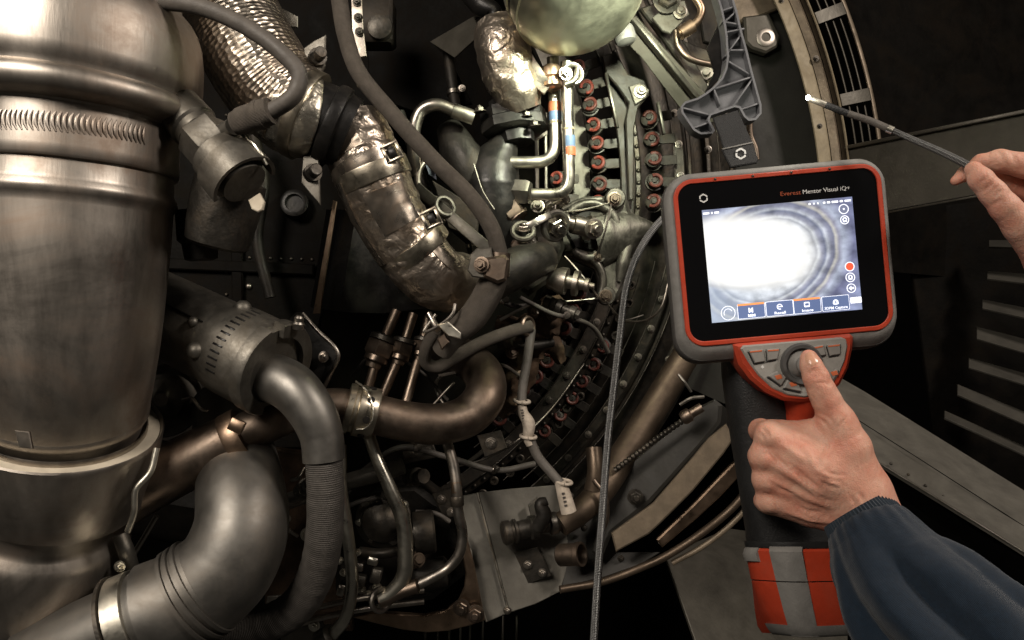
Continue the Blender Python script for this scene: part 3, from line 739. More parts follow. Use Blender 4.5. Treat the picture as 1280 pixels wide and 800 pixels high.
m = MB(); m.lathe(P(956, 48, 1.325), TOCAM, [(0, S(12, 1.3)), (.006, S(12, 1.3)), (.007, S(10, 1.3)), (.007, S(6, 1.3)), (.003, S(5.5, 1.3))], 24); build(m, 'bushing', steel, t)
m = MB(); m.plate([(900, -20), (968, -20), (975, 10), (950, 20), (925, 30), (915, 10)], 1.33, .015); build(m, 'backing_plate', tanmetal, t)

# ------------------------------------------------------------------ beams and louvres of the bay at the right
t = thing('upper_beam', 'flat dark grey beam running from the grille to the right edge behind the fingers', 'beam', P(1170, 260, 1.2))
m = MB(); m.prism([P(1058, 187, 1.30), P(1330, 132, 1.05), P(1330, 224, 1.05), P(1109, 264, 1.25), P(1058, 272, 1.30)], .02, .001); build(m, 'web', panel, t)
m = MB(); m.bar(P(1057, 185, 1.298), P(1330, 130, 1.048), .006, .010); build(m, 'top_flange', panel, t)
m = MB(); m.bar(P(1107, 266, 1.25), P(1330, 225.5, 1.048), .003, .005); build(m, 'lower_flange', castm, t)
for x, y in ((1120, 205), (1190, 195), (1098, 245)): bolt(t, P(x, y, lin(1.30, 1.05, (x-1058)/272)-.004), 2.4, TOCAM, 'dark')
for i in range(9):
    k_ = i/8; inst('rivet', RIVET['dark'], t, P(lin(1076, 1320, k_), lin(197, 148, k_), lin(1.286, 1.054, k_)-.002), TOCAM, S(1.8, 1.2)); inst('rivet', RIVET['dark'], t, P(lin(1120, 1320, k_), lin(252, 217, k_), lin(1.242, 1.054, k_)-.002), TOCAM, S(1.8, 1.2))
m = MB(); m.bar(P(1200, 163, 1.166), P(1206, 240, 1.158), .002, .003); build(m, 'panel_joint', castm, t)
t = thing('lower_beam', 'wide grey ledge sloping down to the right behind the wrist', 'beam', P(1180, 680, 1.0))
m = MB(); m.prism([P(1040, 466, 1.42), P(1082, 490, 1.40), P(1340, 650, 1.10), P(1340, 728, .98), P(1240, 665, 1.02), P(1088, 572, 1.16), P(1040, 545, 1.2)], .006, .0008); build(m, 'ledge', ledge, t)
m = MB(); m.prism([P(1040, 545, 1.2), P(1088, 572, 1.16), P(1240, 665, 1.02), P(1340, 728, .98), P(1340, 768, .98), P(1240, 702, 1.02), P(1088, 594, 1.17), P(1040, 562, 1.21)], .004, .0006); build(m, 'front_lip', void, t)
m = MB(); m.sweep([P(1040, 545, 1.198), P(1088, 572, 1.157), P(1240, 665, 1.017), P(1340, 728, .977)], [.0012]*4, 8); build(m, 'lip_edge', castm, t)
for i in range(12):
    k_ = i/11; inst('rivet', RIVET['dark'], t, P(lin(1092, 1330, k_), lin(566, 716, k_), lin(1.162, .985, k_)), Vector((-.3, -.8, .5)), S(2.0, 1.1))
m = MB(); m.sweep([P(1052, 512, 1.29), P(1150, 574, 1.17), P(1330, 690, 1.03)], [.0007]*3, 6); build(m, 'seam', void, t)
t = thing('louvre_panel', 'dark louvred panel with slanted slats at the right edge', 'louvre panel', P(1250, 560, 1.3))
for x0, y0, y1, w in ((1236, 300, 300, 8), (1234, 338, 342, 10), (1228, 374, 384, 11), (1221, 408, 423, 15), (1211, 447, 466, 12), (1197, 480, 514, 13), (1181, 513, 557, 9)):
    m = MB(); m.prism([P(x0, y0, 1.36), P(1330, y0+(y1-y0)*(1330-x0)/(1280-x0), 1.26), P(1330, y0+(y1-y0)*(1330-x0)/(1280-x0)+w*1.3, 1.235), P(x0, y0+w, 1.335)], .004, .0006); build(m, 'slat', slatm, t)
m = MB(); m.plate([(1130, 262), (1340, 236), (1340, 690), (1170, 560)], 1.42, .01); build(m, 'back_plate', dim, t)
t = thing('bay_wall', 'black curved side wall of the bay above the beam', 'panel', P(1160, 180, 1.5))
m = MB()
rings = []
for i in range(17):
    th = math.radians(lin(-60, 5, i/16)); rings.append([CK(746, th, 1.36), CK(770, th, 1.40), CK(1010, th, 1.5), CK(1010, th, 1.52), CK(746, th, 1.4)])
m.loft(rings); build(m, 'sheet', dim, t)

# ------------------------------------------------------------------ bright bowl and clutter at the top
t = thing('bleed_valve_dome', 'bright polished domed canister reflecting the lamp at the top', 'dome', P(715, 60, .92))
p0 = P(650, -165, .98); p1 = P(722, -8, .90); ax = (p1-p0).normalized(); L = (p1-p0).length; r = S(79, .92); m = MB()
m.lathe(p0, ax, [(0, r*.95), (L*.30, r*.97), (L*.47, r*1.0), (L*.49, r*1.03), (L*.52, r*1.03), (L*.53, r*.97), (L*.56, r*.97), (L*.57, r*1.06), (L*.86, r*1.08), (L*.875, r*1.10), (L*.93, r*1.10), (L*.935, r*1.04), (L*.965, r*1.04), (L*.97, r*1.075), (L*1.035, r*1.05), (L*1.04, r*1.065), (L*1.055, r*1.06), (L*1.06, r*1.03), (L*1.12, r*.95), (L*1.17, r*.80), (L*1.205, r*.55), (L*1.22, r*.3), (L*1.223, r*.05)], 72); build(m, 'body', chrome, t)
m = MB(); a = p0+ax*L*.95; m.torus(a, ax, r*1.045, S(3, .92), 72, 8); build(m, 'seal_ring', black, t)
build(MB().sweep([p0+ax*L*.4+Vector((-.2, -.9, -.3)).normalized()*r*1.0, p0+ax*L*.86+Vector((-.2, -.9, -.3)).normalized()*r*1.09], [.0012]*2, 8), 'seam', steel, t)
t = thing('foil_stub', 'short crumpled foil wrap above the dark flange', 'duct', P(640, 130, .97))
build(MB().tube([(622, 36, .97), (628, 60, .96), (636, 90, .96), (648, 118, .965), (655, 138, .97)], [30, 34, 34, 30, 22], 40, 12, mod=crinkle(4, .06, 60)), 'foil_wrap', foil, t)
build(MB().plate([(640, 45), (655, 52), (690, 105), (680, 118), (668, 108)], .945, .004), 'seam_flap', foilt, t)
t = thing('fuel_nozzle', 'dark flanged nozzle body with a hexagonal side nut', 'nozzle', P(620, 300, .98))
axn = Vector((.17, -.25, -1)).normalized(); q = P(640, 136, .985); m = MB()
def ell(c, ax, prof, ex, seg=24, u=Vector((.97, .1, -.2))):
    u = (u-ax*u.dot(ax)).normalized(); v = ax.cross(u); mb = MB()
    mb.loft([[c+ax*a+u*(math.cos(2*PI*j/seg)*r*ex)+v*(math.sin(2*PI*j/seg)*r) for j in range(seg)] for a, r in prof]); return mb
build(ell(q, axn, [(-.012, S(17, .98)), (-.012, S(19, .98)), (.002, S(19, .98)), (.002, S(26, .98)), (.004, S(28, .98)), (.018, S(28, .98)), (.019, S(26, .98)), (.0195, S(29, .98)), (.033, S(29, .98)), (.035, S(26, .98)), (.036, S(15, .98)), (.05, S(14, .98))], 1.5, 8), 'flange', black, t)
build(MB().tube([(634, 168, .985), (628, 186, .985), (620, 205, .985), (615, 232, .985), (618, 262, .985), (628, 292, .99), (640, 320, 1.0)], [15, 21, 31, 38, 36, 30, 26], 10), 'body', black, t)
for x, y in ((600, 140), (668, 158), (658, 146)): bolt(t, (x, y, .955), 5.5, -axn+Vector((0, -.3, 0)), 'dark')
build(MB().hexa(P(637, 240, .975), P(672, 242, .965)-P(637, 240, .975), S(17, .97), S(27, .97)), 'hex_nut', castm, t)
build(MB().tube([(561, 160, 1.0), (572, 185, .99), (588, 215, .985), (598, 262, .985)], [16, 24, 27, 20], 22), 'side_branch', soot, t)
build(MB().tube([(592, 205, .945), (604, 240, .94), (618, 262, .942)], 1.0, 6), 'lockwire', castm, t)
def steel_tube(lbl, pp, bend, bands):
    t = thing('steel_tube', lbl, 'tube', P(pp[-1][0], pp[-1][1], pp[-1][2]), 'bent steel tubes by the nozzle')
    build(MB().tube(pp, 7.6, 20, bend=bend), 'tube', bright, t)
    for (x, y, h, mm) in bands:
        m = MB(); pipe_band(m, P(x, y, pp[0][2]), P(x+.3, y+h, pp[0][2]), S(7.8, pp[0][2]), 20, .0002); build(m, 'colour_band', mm, t)
    return t
steel_tube('bent steel tube with red above blue band ending at the dark nozzle body', [(691, 72, .97), (695, 203, .97), (638, 203, .97)], 26, [(693, 128, 12, redband), (693.5, 140, 11, bluep), (694, 152, 3, tan)])
t = steel_tube('bent steel tube with blue above red band ending in the hexagonal nut', [(708, 78, .955), (712, 243, .955), (664, 243, .955)], 30, [(711, 170, 14, bluep), (711.4, 184, 11, redband), (710, 160, 3, tan)])
t = thing('tube_clamp', 'looped clamp with a bolt holding the two banded steel tubes', 'clamp', P(705, 110, .95))
build(MB().torus(P(716, 92, .945), (.3, -1, .1), S(12, .95), S(3, .95), 24), 'loop', bright, t); bolt(t, (707, 92, .94), 6, Vector((.2, -1, .1)), 'bright')
m = MB(); m.lathe(P(688, 84, .955), Vector((.08, -.1, -1)), [(0, S(11, .95)), (.004, S(13, .95)), (.014, S(12, .95)), (.016, S(9, .95)), (.02, S(9, .95)), (.022, S(13, .95)), (.027, S(13, .95)), (.029, S(9, .95))], 18); build(m, 'union', copper, t)
build(MB().tube([(706, 106, .94), (718, 100, .94), (722, 86, .945)], 3.5, 10), 'clamp_tail', bright, t)
t = thing('upright_bracket', 'tall thin bracket strip standing behind the bent tubes', 'bracket', P(677, 250, 1.05))
for x0, x1 in ((668, 673), (680, 684)): build(MB().plate([(x0, 140), (x1, 140), (x1+1, 255), (x0+1, 255)], 1.03, .006), 'strip', bright, t)
build(MB().plate([(668, 168), (684, 158), (685, 168), (669, 176)], 1.028, .004), 'web', steel, t)
t = thing('arched_tube', 'arched steel tube hooking from the dark flange behind the braided hose', 'tube', P(520, 220, .95))
build(MB().tube([(592, 147, .96), (566, 138, .955), (545, 131, .95), (527, 138, .95), (519, 156, .95), (517, 190, .955), (520, 218, .97)], 8, 18), 'tube', steel, t)
build(MB().tube([(592, 147, .96), (566, 138, .955)], 9.2, 18), 'end_sleeve', bright, t)
ptube('short_tube', 'short bent tube just right of the foil elbow', 'tube', [(534, 198, .97), (524, 212, .965), (523, 232, .965), (535, 246, .97), (548, 250, .98)], 4.5, steel)
t = thing('pale_tag', 'small pale blue plastic tag between the bent tubes', 'tag', P(537, 216, .99))
build(MB().plate([(532, 206), (543, 211), (546, 225), (536, 218)], .99, .002), 'tag', mat('pale_blue', (.30, .33, .42), .5, 0), t)
# dark shrouds at the top
t = thing('dark_shroud', 'black sheet shroud with one lit folded lip near the top', 'shroud', P(560, 130, 1.05))
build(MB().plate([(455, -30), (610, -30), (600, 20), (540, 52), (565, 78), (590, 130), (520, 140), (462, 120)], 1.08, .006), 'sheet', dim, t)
build(MB().prism([P(537, 52, 1.04), P(592, 20, 1.0), P(600, 43, .98), P(568, 72, 1.02)], .003), 'lip', panel, t)
build(MB().tube([(585, -10, .98), (604, 8, .97), (618, 16, .965), (614, 30, .965), (606, 40, .97)], [13, 14, 10, 6, 3], 16), 'strap_end', black, t)
t = thing('perforated_strip', 'upright steel strip with holes beside the top of the braided hose', 'bracket', P(445, 70, .9))
build(MB().plate([(438, -20), (451, -20), (454, 36), (458, 70), (448, 72), (440, 40)], .90, .004), 'strip', steel, t)
for y in (2, 22, 40): bolt(t, (446+y*.08, y, .899), 4, TOCAM, 'dark')
build(MB().plate([(436, 60), (445, 60), (462, 118), (446, 108)], .93, .004), 'lower_leg', tanmetal, t)
t = thing('black_block', 'black solenoid block with a round end behind the perforated strip', 'block', P(475, 50, .98))
build(MB().box(P(472, 30, .99), .045, .04, .06, None, .004), 'body', soot, t); m = MB(); m.lathe(P(476, 36, .965), TOCAM, [(0, S(16, .97)), (.008, S(15, .97)), (.01, S(9, .97))], 20); build(m, 'end', dark, t)
t = thing('small_plate', 'pale corner plate at the top beside the embossed foil duct', 'plate', P(360, 35, .9))
build(MB().plate([(348, 8), (372, 20), (372, 34), (352, 34)], .90, .004), 'plate', castm, t)
# strut from dome to hook
t = thing('support_strut', 'grey channel strut slanting from the polished dome down to the hook', 'strut', P(860, 140, 1.0))
build(MB().prism([P(768, 40, 1.04), P(795, 20, 1.03), P(882, 118, 1.06), P(905, 150, 1.07), P(868, 158, 1.08), P(838, 120, 1.07), P(800, 70, 1.05)], .02, .001), 'web', panel, t)
build(MB().bar(P(788, 22, 1.02), P(872, 124, 1.05), .006, .016), 'bright_flange', castm, t)
build(MB().plate([(800, 10), (822, 2), (860, 60), (898, 130), (878, 122), (836, 58)], 1.06, .012), 'outer_flange', dark, t)
m = MB(); m.lathe(P(778, 36, 1.01), Vector((.25, -.15, -1)), [(0, S(13, 1)), (.004, S(14, 1)), (.016, S(14, 1)), (.02, S(12, 1)), (.022, S(5, 1))], 20); build(m, 'rubber_cap', grub, t)
t = thing('curved_bracket', 'dark wavy bracket bolted on the rings above the casting', 'bracket', P(795, 200, 1.1))
build(MB().plate([(752, 70), (770, 64), (785, 92), (806, 100), (812, 118), (798, 134), (793, 160), (792, 250), (786, 250), (782, 150), (786, 128), (772, 108), (758, 92)], 1.115, .01), 'plate', sootp, t)
build(MB().plate([(786, 108), (800, 103), (812, 112), (808, 122), (794, 131)], 1.11, .006), 'lit_pad', castm, t)
bolt(t, (801, 114, 1.108), 6, TOCAM, 'steel')
for (x0, y0, x1, y1) in ((757, 92, 772, 160), (822, 128, 830, 168)):
    build(MB().bar(P(x0, y0, 1.10), P(x1, y1, 1.10), .004, .01), 'edge_rib', castm, t)
t = thing('sensor_bracket', 'steel bracket plate with a bolt and bent tube at top right', 'bracket', P(850, 60, 1.02))
build(MB().plate([(815, 22), (836, 4), (856, 0), (862, 18), (838, 42), (828, 38)], 1.03, .006), 'plate', castm, t); bolt(t, (850, 15, 1.022), 6, TOCAM, 'steel')
build(MB().tube([(850, -20, 1.0), (868, -4, 1.0), (877, 12, 1.0), (872, 26, 1.0), (862, 34, 1.0), (848, 42, 1.0)], 5, 14), 'tube', copper, t)
build(MB().tube([(866, 32, 1.0), (850, 42, 1.0)], 8.5, 14), 'tube_nut', copper, t)
build(MB().tube([(845, 38, 1.02), (848, 58, 1.02), (862, 73, 1.02), (905, 84, 1.03)], 4, 12), 'lower_tube', brown, t)
build(MB().plate([(838, 44), (905, 70), (930, 110), (880, 110), (856, 84)], 1.10, .01), 'back_web', dark, t)
bolt(t, (885, 95, 1.09), 9, Vector((-.4, -.9, .1)), 'steel'); bolt(t, (833, 0, 1.02), 12, TOCAM, 'dark')
build(MB().plate([(870, -10), (905, 0), (912, 60), (880, 52)], 1.13, .01), 'rear_panel', soot, t)

# ------------------------------------------------------------------ actuator casting in the middle
t = thing('bracket_casting', 'scuffed grey bracket casting with lugs, bolts and lockwire beside the hanging tube', 'casting', P(760, 380, 1.05))
build(MB().plate([(756, 244), (772, 238), (786, 250), (788, 262), (794, 270), (797, 280), (796, 292), (792, 306), (788, 322), (784, 352), (772, 374), (758, 380), (748, 370), (750, 352), (744, 336), (722, 326), (706, 320), (694, 300), (690, 274), (704, 258), (730, 254)], 1.06, .035, .006), 'body', castd, t)
build(MB().tube([(748, 300, 1.085), (770, 294, 1.08), (788, 288, 1.075), (803, 285, 1.072), (818, 283, 1.075)], [42, 36, 25, 14, 4], 30, 10, mod=lambda s_, a: 1+.02*noise.noise(Vector((s_*60, math.cos(a)*2, math.sin(a)*2)))), 'horn', castd, t)
build(MB().tube([(704, 262, 1.06), (728, 252, 1.055), (752, 250, 1.055)], [4, 5, 5], 14), 'rib', castd, t)
build(MB().tube([(784, 306, 1.06), (778, 330, 1.055), (774, 352, 1.055)], [7, 8, 4], 16), 'rib', castd, t)
build(MB().tube([(764, 262, 1.05), (752, 292, 1.045), (748, 312, 1.05)], [4, 5, 4], 14), 'rib', castd, t)
for (x, y, r, k) in ((768, 249, 13, 'brown'), (747, 321, 9, 'brown'), (757, 370, 12, 'brown')):
    m = MB(); m.lathe(P(x, y, 1.06), TOCAM, [(0, S(r, 1.05)), (.010, S(r, 1.05)), (.013, S(r*.88, 1.05)), (.0132, S(r*.7, 1.05))], 24); build(m, 'lug', castd, t)
    bolt(t, (x, y, 1.047), r*.48, TOCAM, k)
build(MB().torus(P(738, 288, 1.052), TOCAM, S(34, 1.05), S(6, 1.05), 30, 10, -2.3, 2.4), 'fork_ring', castd, t)
build(MB().torus(P(718, 352, 1.052), TOCAM, S(36, 1.05), S(5, 1.05), 26, 10, -.5, 1.9), 'fork_ring', dark, t)
build(MB().plate([(712, 262), (756, 256), (766, 290), (750, 316), (718, 312), (706, 290)], 1.056, .02), 'hollow_shade', black, t)  # black plate painted in for the dark depth of the casting
a = P(700, 276, 1.01); ax = P(752, 289, 1.03)-a; ax.normalize(); k = S(1, 1.02); m = MB()
m.lathe(a, ax, [(0, 10*k), (4*k, 13*k), (7*k, 13*k), (8*k, 9*k), (16*k, 9*k), (17*k, 12*k), (36*k, 12*k), (37*k, 16*k), (42*k, 16*k), (43*k, 9*k), (48*k, 9*k)], 20); build(m, 'pivot_shaft', steel, t)
bolt(t, (742, 286, .995), 9, Vector((.35, -.9, -.15)), 'steel')
for pp in ([(700, 266, 1.03), (735, 261, 1.03), (762, 254, 1.035)], [(764, 256, 1.035), (756, 290, 1.03), (746, 318, 1.04)], [(706, 320, 1.03), (724, 340, 1.02), (738, 358, 1.02), (748, 372, 1.04)], [(690, 378, 1.04), (720, 376, 1.04), (748, 373, 1.04)]):
    build(MB().tube(pp, 1.3, 6), 'lockwire', steel, t)
t = thing('spool_coupling', 'double-disc spool coupling with a small end pin under the casting', 'coupling', P(715, 370, 1.0))
a = P(686, 348, 1.0); ax = P(742, 358, .985)-a; ax.normalize(); k = S(1, 1.0); m = MB()
m.lathe(a, ax, [(0, 12*k), (8*k, 14*k), (16*k, 17*k), (23*k, 17*k), (24*k, 9*k), (31*k, 8*k), (32*k, 16*k), (38*k, 16*k), (39*k, 8*k), (46*k, 7*k), (47*k, 9*k), (51*k, 9*k), (52*k, 4*k), (58*k, 4*k)], 26); build(m, 'spool', steel, t)
t = thing('link_fitting', 'worn link arm with nuts and a threaded stud above the spool coupling', 'linkage', P(670, 300, .99))
build(MB().tube([(624, 244, .985), (634, 258, .975), (648, 274, .97)], [13, 15, 15], 18), 'elbow', brown, t)
build(MB().hexa(P(634, 258, .975), P(652, 284, .965)-P(634, 258, .975), S(18, .97), S(22, .97)), 'hex_nut', brown, t)
build(MB().bar(P(655, 286, .955), P(688, 268, .965), .010, .006), 'arm', steel, t)
build(MB().torus(P(654, 289, .955), (0, -.8, .5), S(13, .955), S(3.5, .955), 22), 'eye', castm, t)
bolt(t, (654, 287, .952), 6, Vector((.05, -.5, .9)), 'steel')
for (x, y, r, ax) in ((694, 284, 11, (.45, -.8, -.3)), (679, 330, 10, (.1, -.8, -.5)), (664, 300, 6, (.3, -.9, 0)), (690, 262, 7, (-.3, -.9, .2)), (672, 258, 6, (0, -1, .2))): bolt(t, (x, y, .985), r, Vector(ax), 'steel')
m = MB(); m.torus(P(694, 282, .98), (.45, -.8, -.3), S(17, .98), S(4, .98), 22); m.torus(P(678, 328, .985), (.1, -.8, -.5), S(16, .98), S(4, .98), 22); o = build(m, 'washers', castm, t); o.name = 'eyelet'
build(MB().plate([(640, 290), (700, 262), (706, 310), (690, 350), (660, 370), (630, 340)], 1.02, .03), 'body', dark, t)
t = thing('drain_cylinder', 'dark cylinder behind the rusty hose clamp', 'cylinder', P(640, 370, .95))
build(MB().tube([(590, 372, .94), (612, 352, .93), (652, 332, .95), (680, 322, .99)], [24, 27, 26, 20], 26), 'body', soot, t)
t = thing('flat_link', 'flat dark link bar slanting behind the foil elbow to the clamp', 'link', P(600, 310, .9))
build(MB().bar(P(520, 234, .92), P(616, 316, .88), .014, .006), 'bar', castm, t)
build(MB().torus(P(556, 258, .90), (.5, -.8, .3), S(12, .9), S(3.2, .9), 20), 'eye', castd, t)
build(MB().plate([(540, 225), (600, 262), (596, 300), (560, 285)], .955, .01), 'backing', dark, t)

# ------------------------------------------------------------------ shroud, rods and small pipes
t = thing('heat_shield', 'dark curved heat shield plate below the foil elbow', 'shield', P(470, 392, .95))
m = MB(); rings = []
for (x0, x1, d) in ((408, 388, .97), (428, 404, .94), (446, 424, .925), (458, 438, .935), (500, 480, .95), (560, 545, .96)):
    y0 = 262+max(0, x0-446)*.62; y1 = 384+8*math.sin((x1-388)/157*PI)
    rings.append([P(x0, y0, d), P(lin(x0, x1, .5), lin(y0, y1, .5), d-.004), P(x1, y1, d), P(x1, y1, d+.004), P(lin(x0, x1, .5), lin(y0, y1, .5), d), P(x0, y0, d+.004)])
m.loft(rings); build(m, 'plate', black, t)
t = thing('copper_reflection', 'narrow copper reflection built as a strip in the dark left of the heat shield', 'strip', P(395, 390, .93))
build(MB().plate([(416, 250), (421, 252), (400, 392), (391, 392)], .93, .004), 'strip', copper, t)  # copper plate shaped as a vertical reflection beside the dark shield
def rod_nut(lbl, pts, r, nut, nr):
    t = thing('union_rod', lbl, 'tube', P(*pts[-1]), 'tubes with union nuts below the heat shield')
    build(MB().tube(pts, r, 14), 'tube', brown, t)
    a = P(*nut); ax = (P(*pts[1])-P(*pts[0])).normalized(); k = S(1, .93)
    build(MB().hexa(a, ax, nr*k, nr*1.0*k), 'union_nut', brown, t)
    build(MB().lathe(a-ax*nr*.5*k, ax, [(0, nr*.7*k), (nr*.15*k, nr*.98*k), (nr*.45*k, nr*.98*k), (nr*.5*k, nr*.7*k)], 20), 'collar', dark, t)
    build(MB().lathe(a+ax*nr*1.0*k, ax, [(0, nr*.8*k), (nr*.35*k, nr*.8*k), (nr*.5*k, nr*.55*k), (nr*.8*k, nr*.5*k)], 20), 'sleeve', brown, t)
rod_nut('leftmost union tube with the broadest nut under the heat shield', [(496, 388, .94), (476, 436, .93), (456, 500, .92)], 6.5, (479, 428, .93), 19)
rod_nut('middle union tube running down to the browned pipe', [(517, 392, .94), (502, 438, .93), (476, 500, .92)], 6, (505, 430, .93), 15)
rod_nut('rightmost union tube with its nut behind the wire clip', [(536, 396, .95), (526, 436, .94), (506, 508, .92)], 6, (529, 428, .94), 13)
t = thing('sleeved_tube', 'brown sleeved tube bending up in a hook beside the braided hose sleeve', 'tube', P(540, 460, .9))
build(MB().tube([(664, 408, .97), (640, 414, .96), (602, 428, .94), (566, 448, .92), (545, 459, .91), (532, 452, .90), (534, 432, .885), (546, 414, .875)], 8, 16), 'tube', cable, t)
build(MB().torus(P(660, 408, .97), (.7, -.6, .1), S(11, .97), S(3, .97), 18), 'end_clip', brown, t)
t = thing('tagged_wire', 'dark sleeved wire hanging with two white paper tags on it', 'wire', P(700, 640, .93))
build(MB().tube([(664, 412, .975), (659, 450, .96), (653, 486, .95), (652, 506, .945)], 6, 14), 'upper_wire', rubber, t)
build(MB().tube([(662, 548, .94), (672, 570, .94), (690, 592, .935), (704, 608, .93)], 6, 14), 'lower_wire', rubber, t)
build(MB().tube([(652, 500, .945), (654, 516, .945), (661, 530, .94), (660, 548, .94), (663, 556, .94)], [6.5, 8.5, 11, 8, 7], 20, 6, flat=.75), 'paper_tag', paperw, t)
build(MB().tube([(700, 602, .93), (705, 618, .93), (711, 640, .93)], [7, 9, 10], 18), 'paper_tag', paperw, t)
for pts in ([(649, 502, .937), (656, 503, .936)], [(655, 547, .932), (666, 547, .932)], [(700, 606, .924), (711, 603, .922)]):
    a = P(*pts[0]); b = P(*pts[1]); c = (a+b)/2+Vector((0, .009, 0))
    build(MB().torus(c, Vector((.1, -.1, 1)), S(9.5, .94), S(2.2, .94), 20), 'tie', paperw, t)
for i in range(9):
    y = 512+i*3.4; x = 652.5+i*.65
    build(MB().plate([(x-2, y), (x+1.5, y-.2), (x+1.8, y+1.7-(i % 3)*.4), (x-1.8, y+1.9)], .9335, .0006, .0001), 'print_mark', inkp, t)
for i in range(4):
    y = 616+i*5; x = 704+i*1.1
    build(MB().plate([(x-2, y), (x+1.8, y-.5), (x+2, y+2), (x-1.6, y+2.5)], .9195, .0006, .0001), 'print_mark', inkp, t)
# rusty lump behind
t = thing('rusty_bracket', 'rust-brown dirt-caked bracket between the wires and the shadowed levers', 'bracket', P(670, 500, 1.05))
m = MB()
dn = lambda s, a: 1+.35*noise.noise(Vector((s*60, math.cos(a)*1.3, math.sin(a)*1.3)))+.15*noise.noise(Vector((s*150, math.cos(a)*3, math.sin(a)*3)))
m.tube([(706, 378, 1.06), (688, 392, 1.06), (668, 416, 1.07), (656, 455, 1.08), (640, 498, 1.09), (628, 520, 1.1)], [12, 22, 24, 18, 15, 6], 28, 10, mod=dn); build(m, 'caked_arm', rust, t)
m = MB(); m.tube([(620, 402, 1.07), (650, 410, 1.07), (690, 432, 1.09), (702, 452, 1.1)], [8, 14, 12, 6], 22, 10, mod=dn); build(m, 'caked_arm', rust, t)
for x, y, r in ((667, 390, 6), (690, 394, 5), (640, 440, 6), (652, 470, 5)): bolt(t, (x, y, 1.035), r, Vector((.2, -.9, .1)), 'brown')
build(MB().tube([(625, 400, 1.0), (648, 388, 1.0), (668, 380, 1.0), (672, 392, 1.0)], 2, 8), 'wire', steel, t)
build(MB().tube([(600, 430, 1.02), (630, 424, 1.02), (662, 432, 1.03), (690, 428, 1.05)], 6, 12), 'dark_pipe', soot, t)
build(MB().tube([(606, 512, 1.0), (570, 520, 1.0), (545, 478, 1.02), (590, 452, 1.04)], 2.2, 8), 'wire', steel, t)
ptube('thin_wire', 'thin straight steel wire in the dark under the sleeved tube', 'wire', [(540, 508, .95), (556, 490, .95), (568, 478, .95)], 1.6, steel)
ptube('long_wire', 'long thin wire arcing under the tagged wire', 'wire', [(565, 585, 1.1), (610, 572, 1.08), (650, 548, 1.06), (690, 510, 1.08), (730, 455, 1.1)], 1.3, steel)

# ------------------------------------------------------------------ lower pipes and accessory unit
t = thing('drain_tube', 'steel drain tube dropping straight down just right of the braided outlet hose', 'tube', P(430, 790, .86))
build(MB().tube([(425, 556, .86), (425, 600, .86), (432, 650, .86), (438, 695, .86), (440, 735, .86), (432, 772, .86), (414, 795, .87)], 7.8, 18), 'tube', bright, t)
m = MB(); m.lathe(P(416, 792, .868), Vector((-.7, .2, -.5)), [(0, S(9, .86)), (.003, S(14, .86)), (.02, S(14, .86)), (.022, S(10, .86))], 18); build(m, 'end_nut', castm, t)
t = thing('drain_tube', 'steel drain tube kinked outward below the perforated coupling', 'tube', P(480, 750, .86))
build(MB().tube([(460, 540, .87), (470, 570, .865), (488, 612, .86), (503, 648, .86), (507, 690, .86), (504, 722, .86), (488, 742, .86), (476, 749, .86)], [7.5, 7.5, 8.5, 9.5, 10, 10, 9.5, 9], 18), 'tube', bright, t)
build(MB().torus(P(476, 750, .855), (.6, -.7, .2), S(13, .86), S(3.5, .86), 22), 'end_eye', steel, t)
build(MB().tube([(476, 752, .86), (500, 740, .86), (522, 732, .86)], 9, 16), 'union', brown, t)
t = thing('drain_tube', 'slim steel drain tube curling back left below the pipe bend', 'tube', P(545, 720, .88))
build(MB().tube([(557, 548, .89), (567, 582, .885), (571, 612, .88), (573, 640, .88), (578, 668, .88), (574, 692, .88), (560, 710, .88), (540, 722, .875), (520, 732, .87)], 6.6, 18), 'tube', steel, t)
m = MB(); pipe_band(m, P(571, 620, .88), P(572, 632, .88), S(7.5, .88), 18, .001); build(m, 'clip', dark, t)
m = MB(); pipe_band(m, P(570, 602, .8815), P(571, 616, .88), S(6.6, .88), 18, .0003); build(m, 'colour_band', copper, t)
for i, y in enumerate((752, 766)):
    ptube('thin_pipe', ('upper' if i == 0 else 'lower')+' of two thin pipes lying above the rusty flange at the bottom', 'pipe', [(360, y+18, .93), (420, y+2, .92), (480, y-8, .92), (530, y-14, .93)], 3.6, steel)
t = thing('accessory_unit', 'dark bolted accessory unit with round cover behind the drain tubes', 'engine accessory', P(490, 740, 1.0))
build(MB().plate([(420, 640), (440, 612), (520, 606), (545, 625), (575, 640), (582, 720), (540, 752), (470, 760), (418, 740)], 1.03, .08, .008), 'housing', soot, t)
build(MB().lathe(P(480, 648, 1.03), TOCAM+Vector((.1, 0, .1)), [(0, S(36, 1)), (.012, S(35, 1)), (.016, S(28, 1)), (.024, S(26, 1)), (.03, S(14, 1)), (.034, S(8, 1))], 30), 'round_cover', dark, t)
for i in range(7):
    a = i*2*PI/7+.3; bolt(t, (480+30*math.cos(a), 648+29*math.sin(a), 1.016), 4.5, TOCAM, 'steel' if i % 3 else 'bright')
build(MB().tube([(450, 690, .98), (480, 692, .97), (512, 684, .98), (530, 676, .99)], 6.5, 14), 'pipe', dark, t)
build(MB().lathe(P(512, 668, .97), Vector((1, .15, .1)), [(0, S(14, .97)), (.005, S(15, .97)), (.006, S(26, .97)), (.012, S(27, .97)), (.03, S(27, .97)), (.033, S(24, .97))], 28), 'motor_can', dark, t)
build(MB().lathe(P(520, 722, .98), Vector((1, .1, .15)), [(0, S(18, .97)), (.004, S(20, .97)), (.04, S(20, .97)), (.044, S(14, .97))], 24), 'motor_can', soot, t)
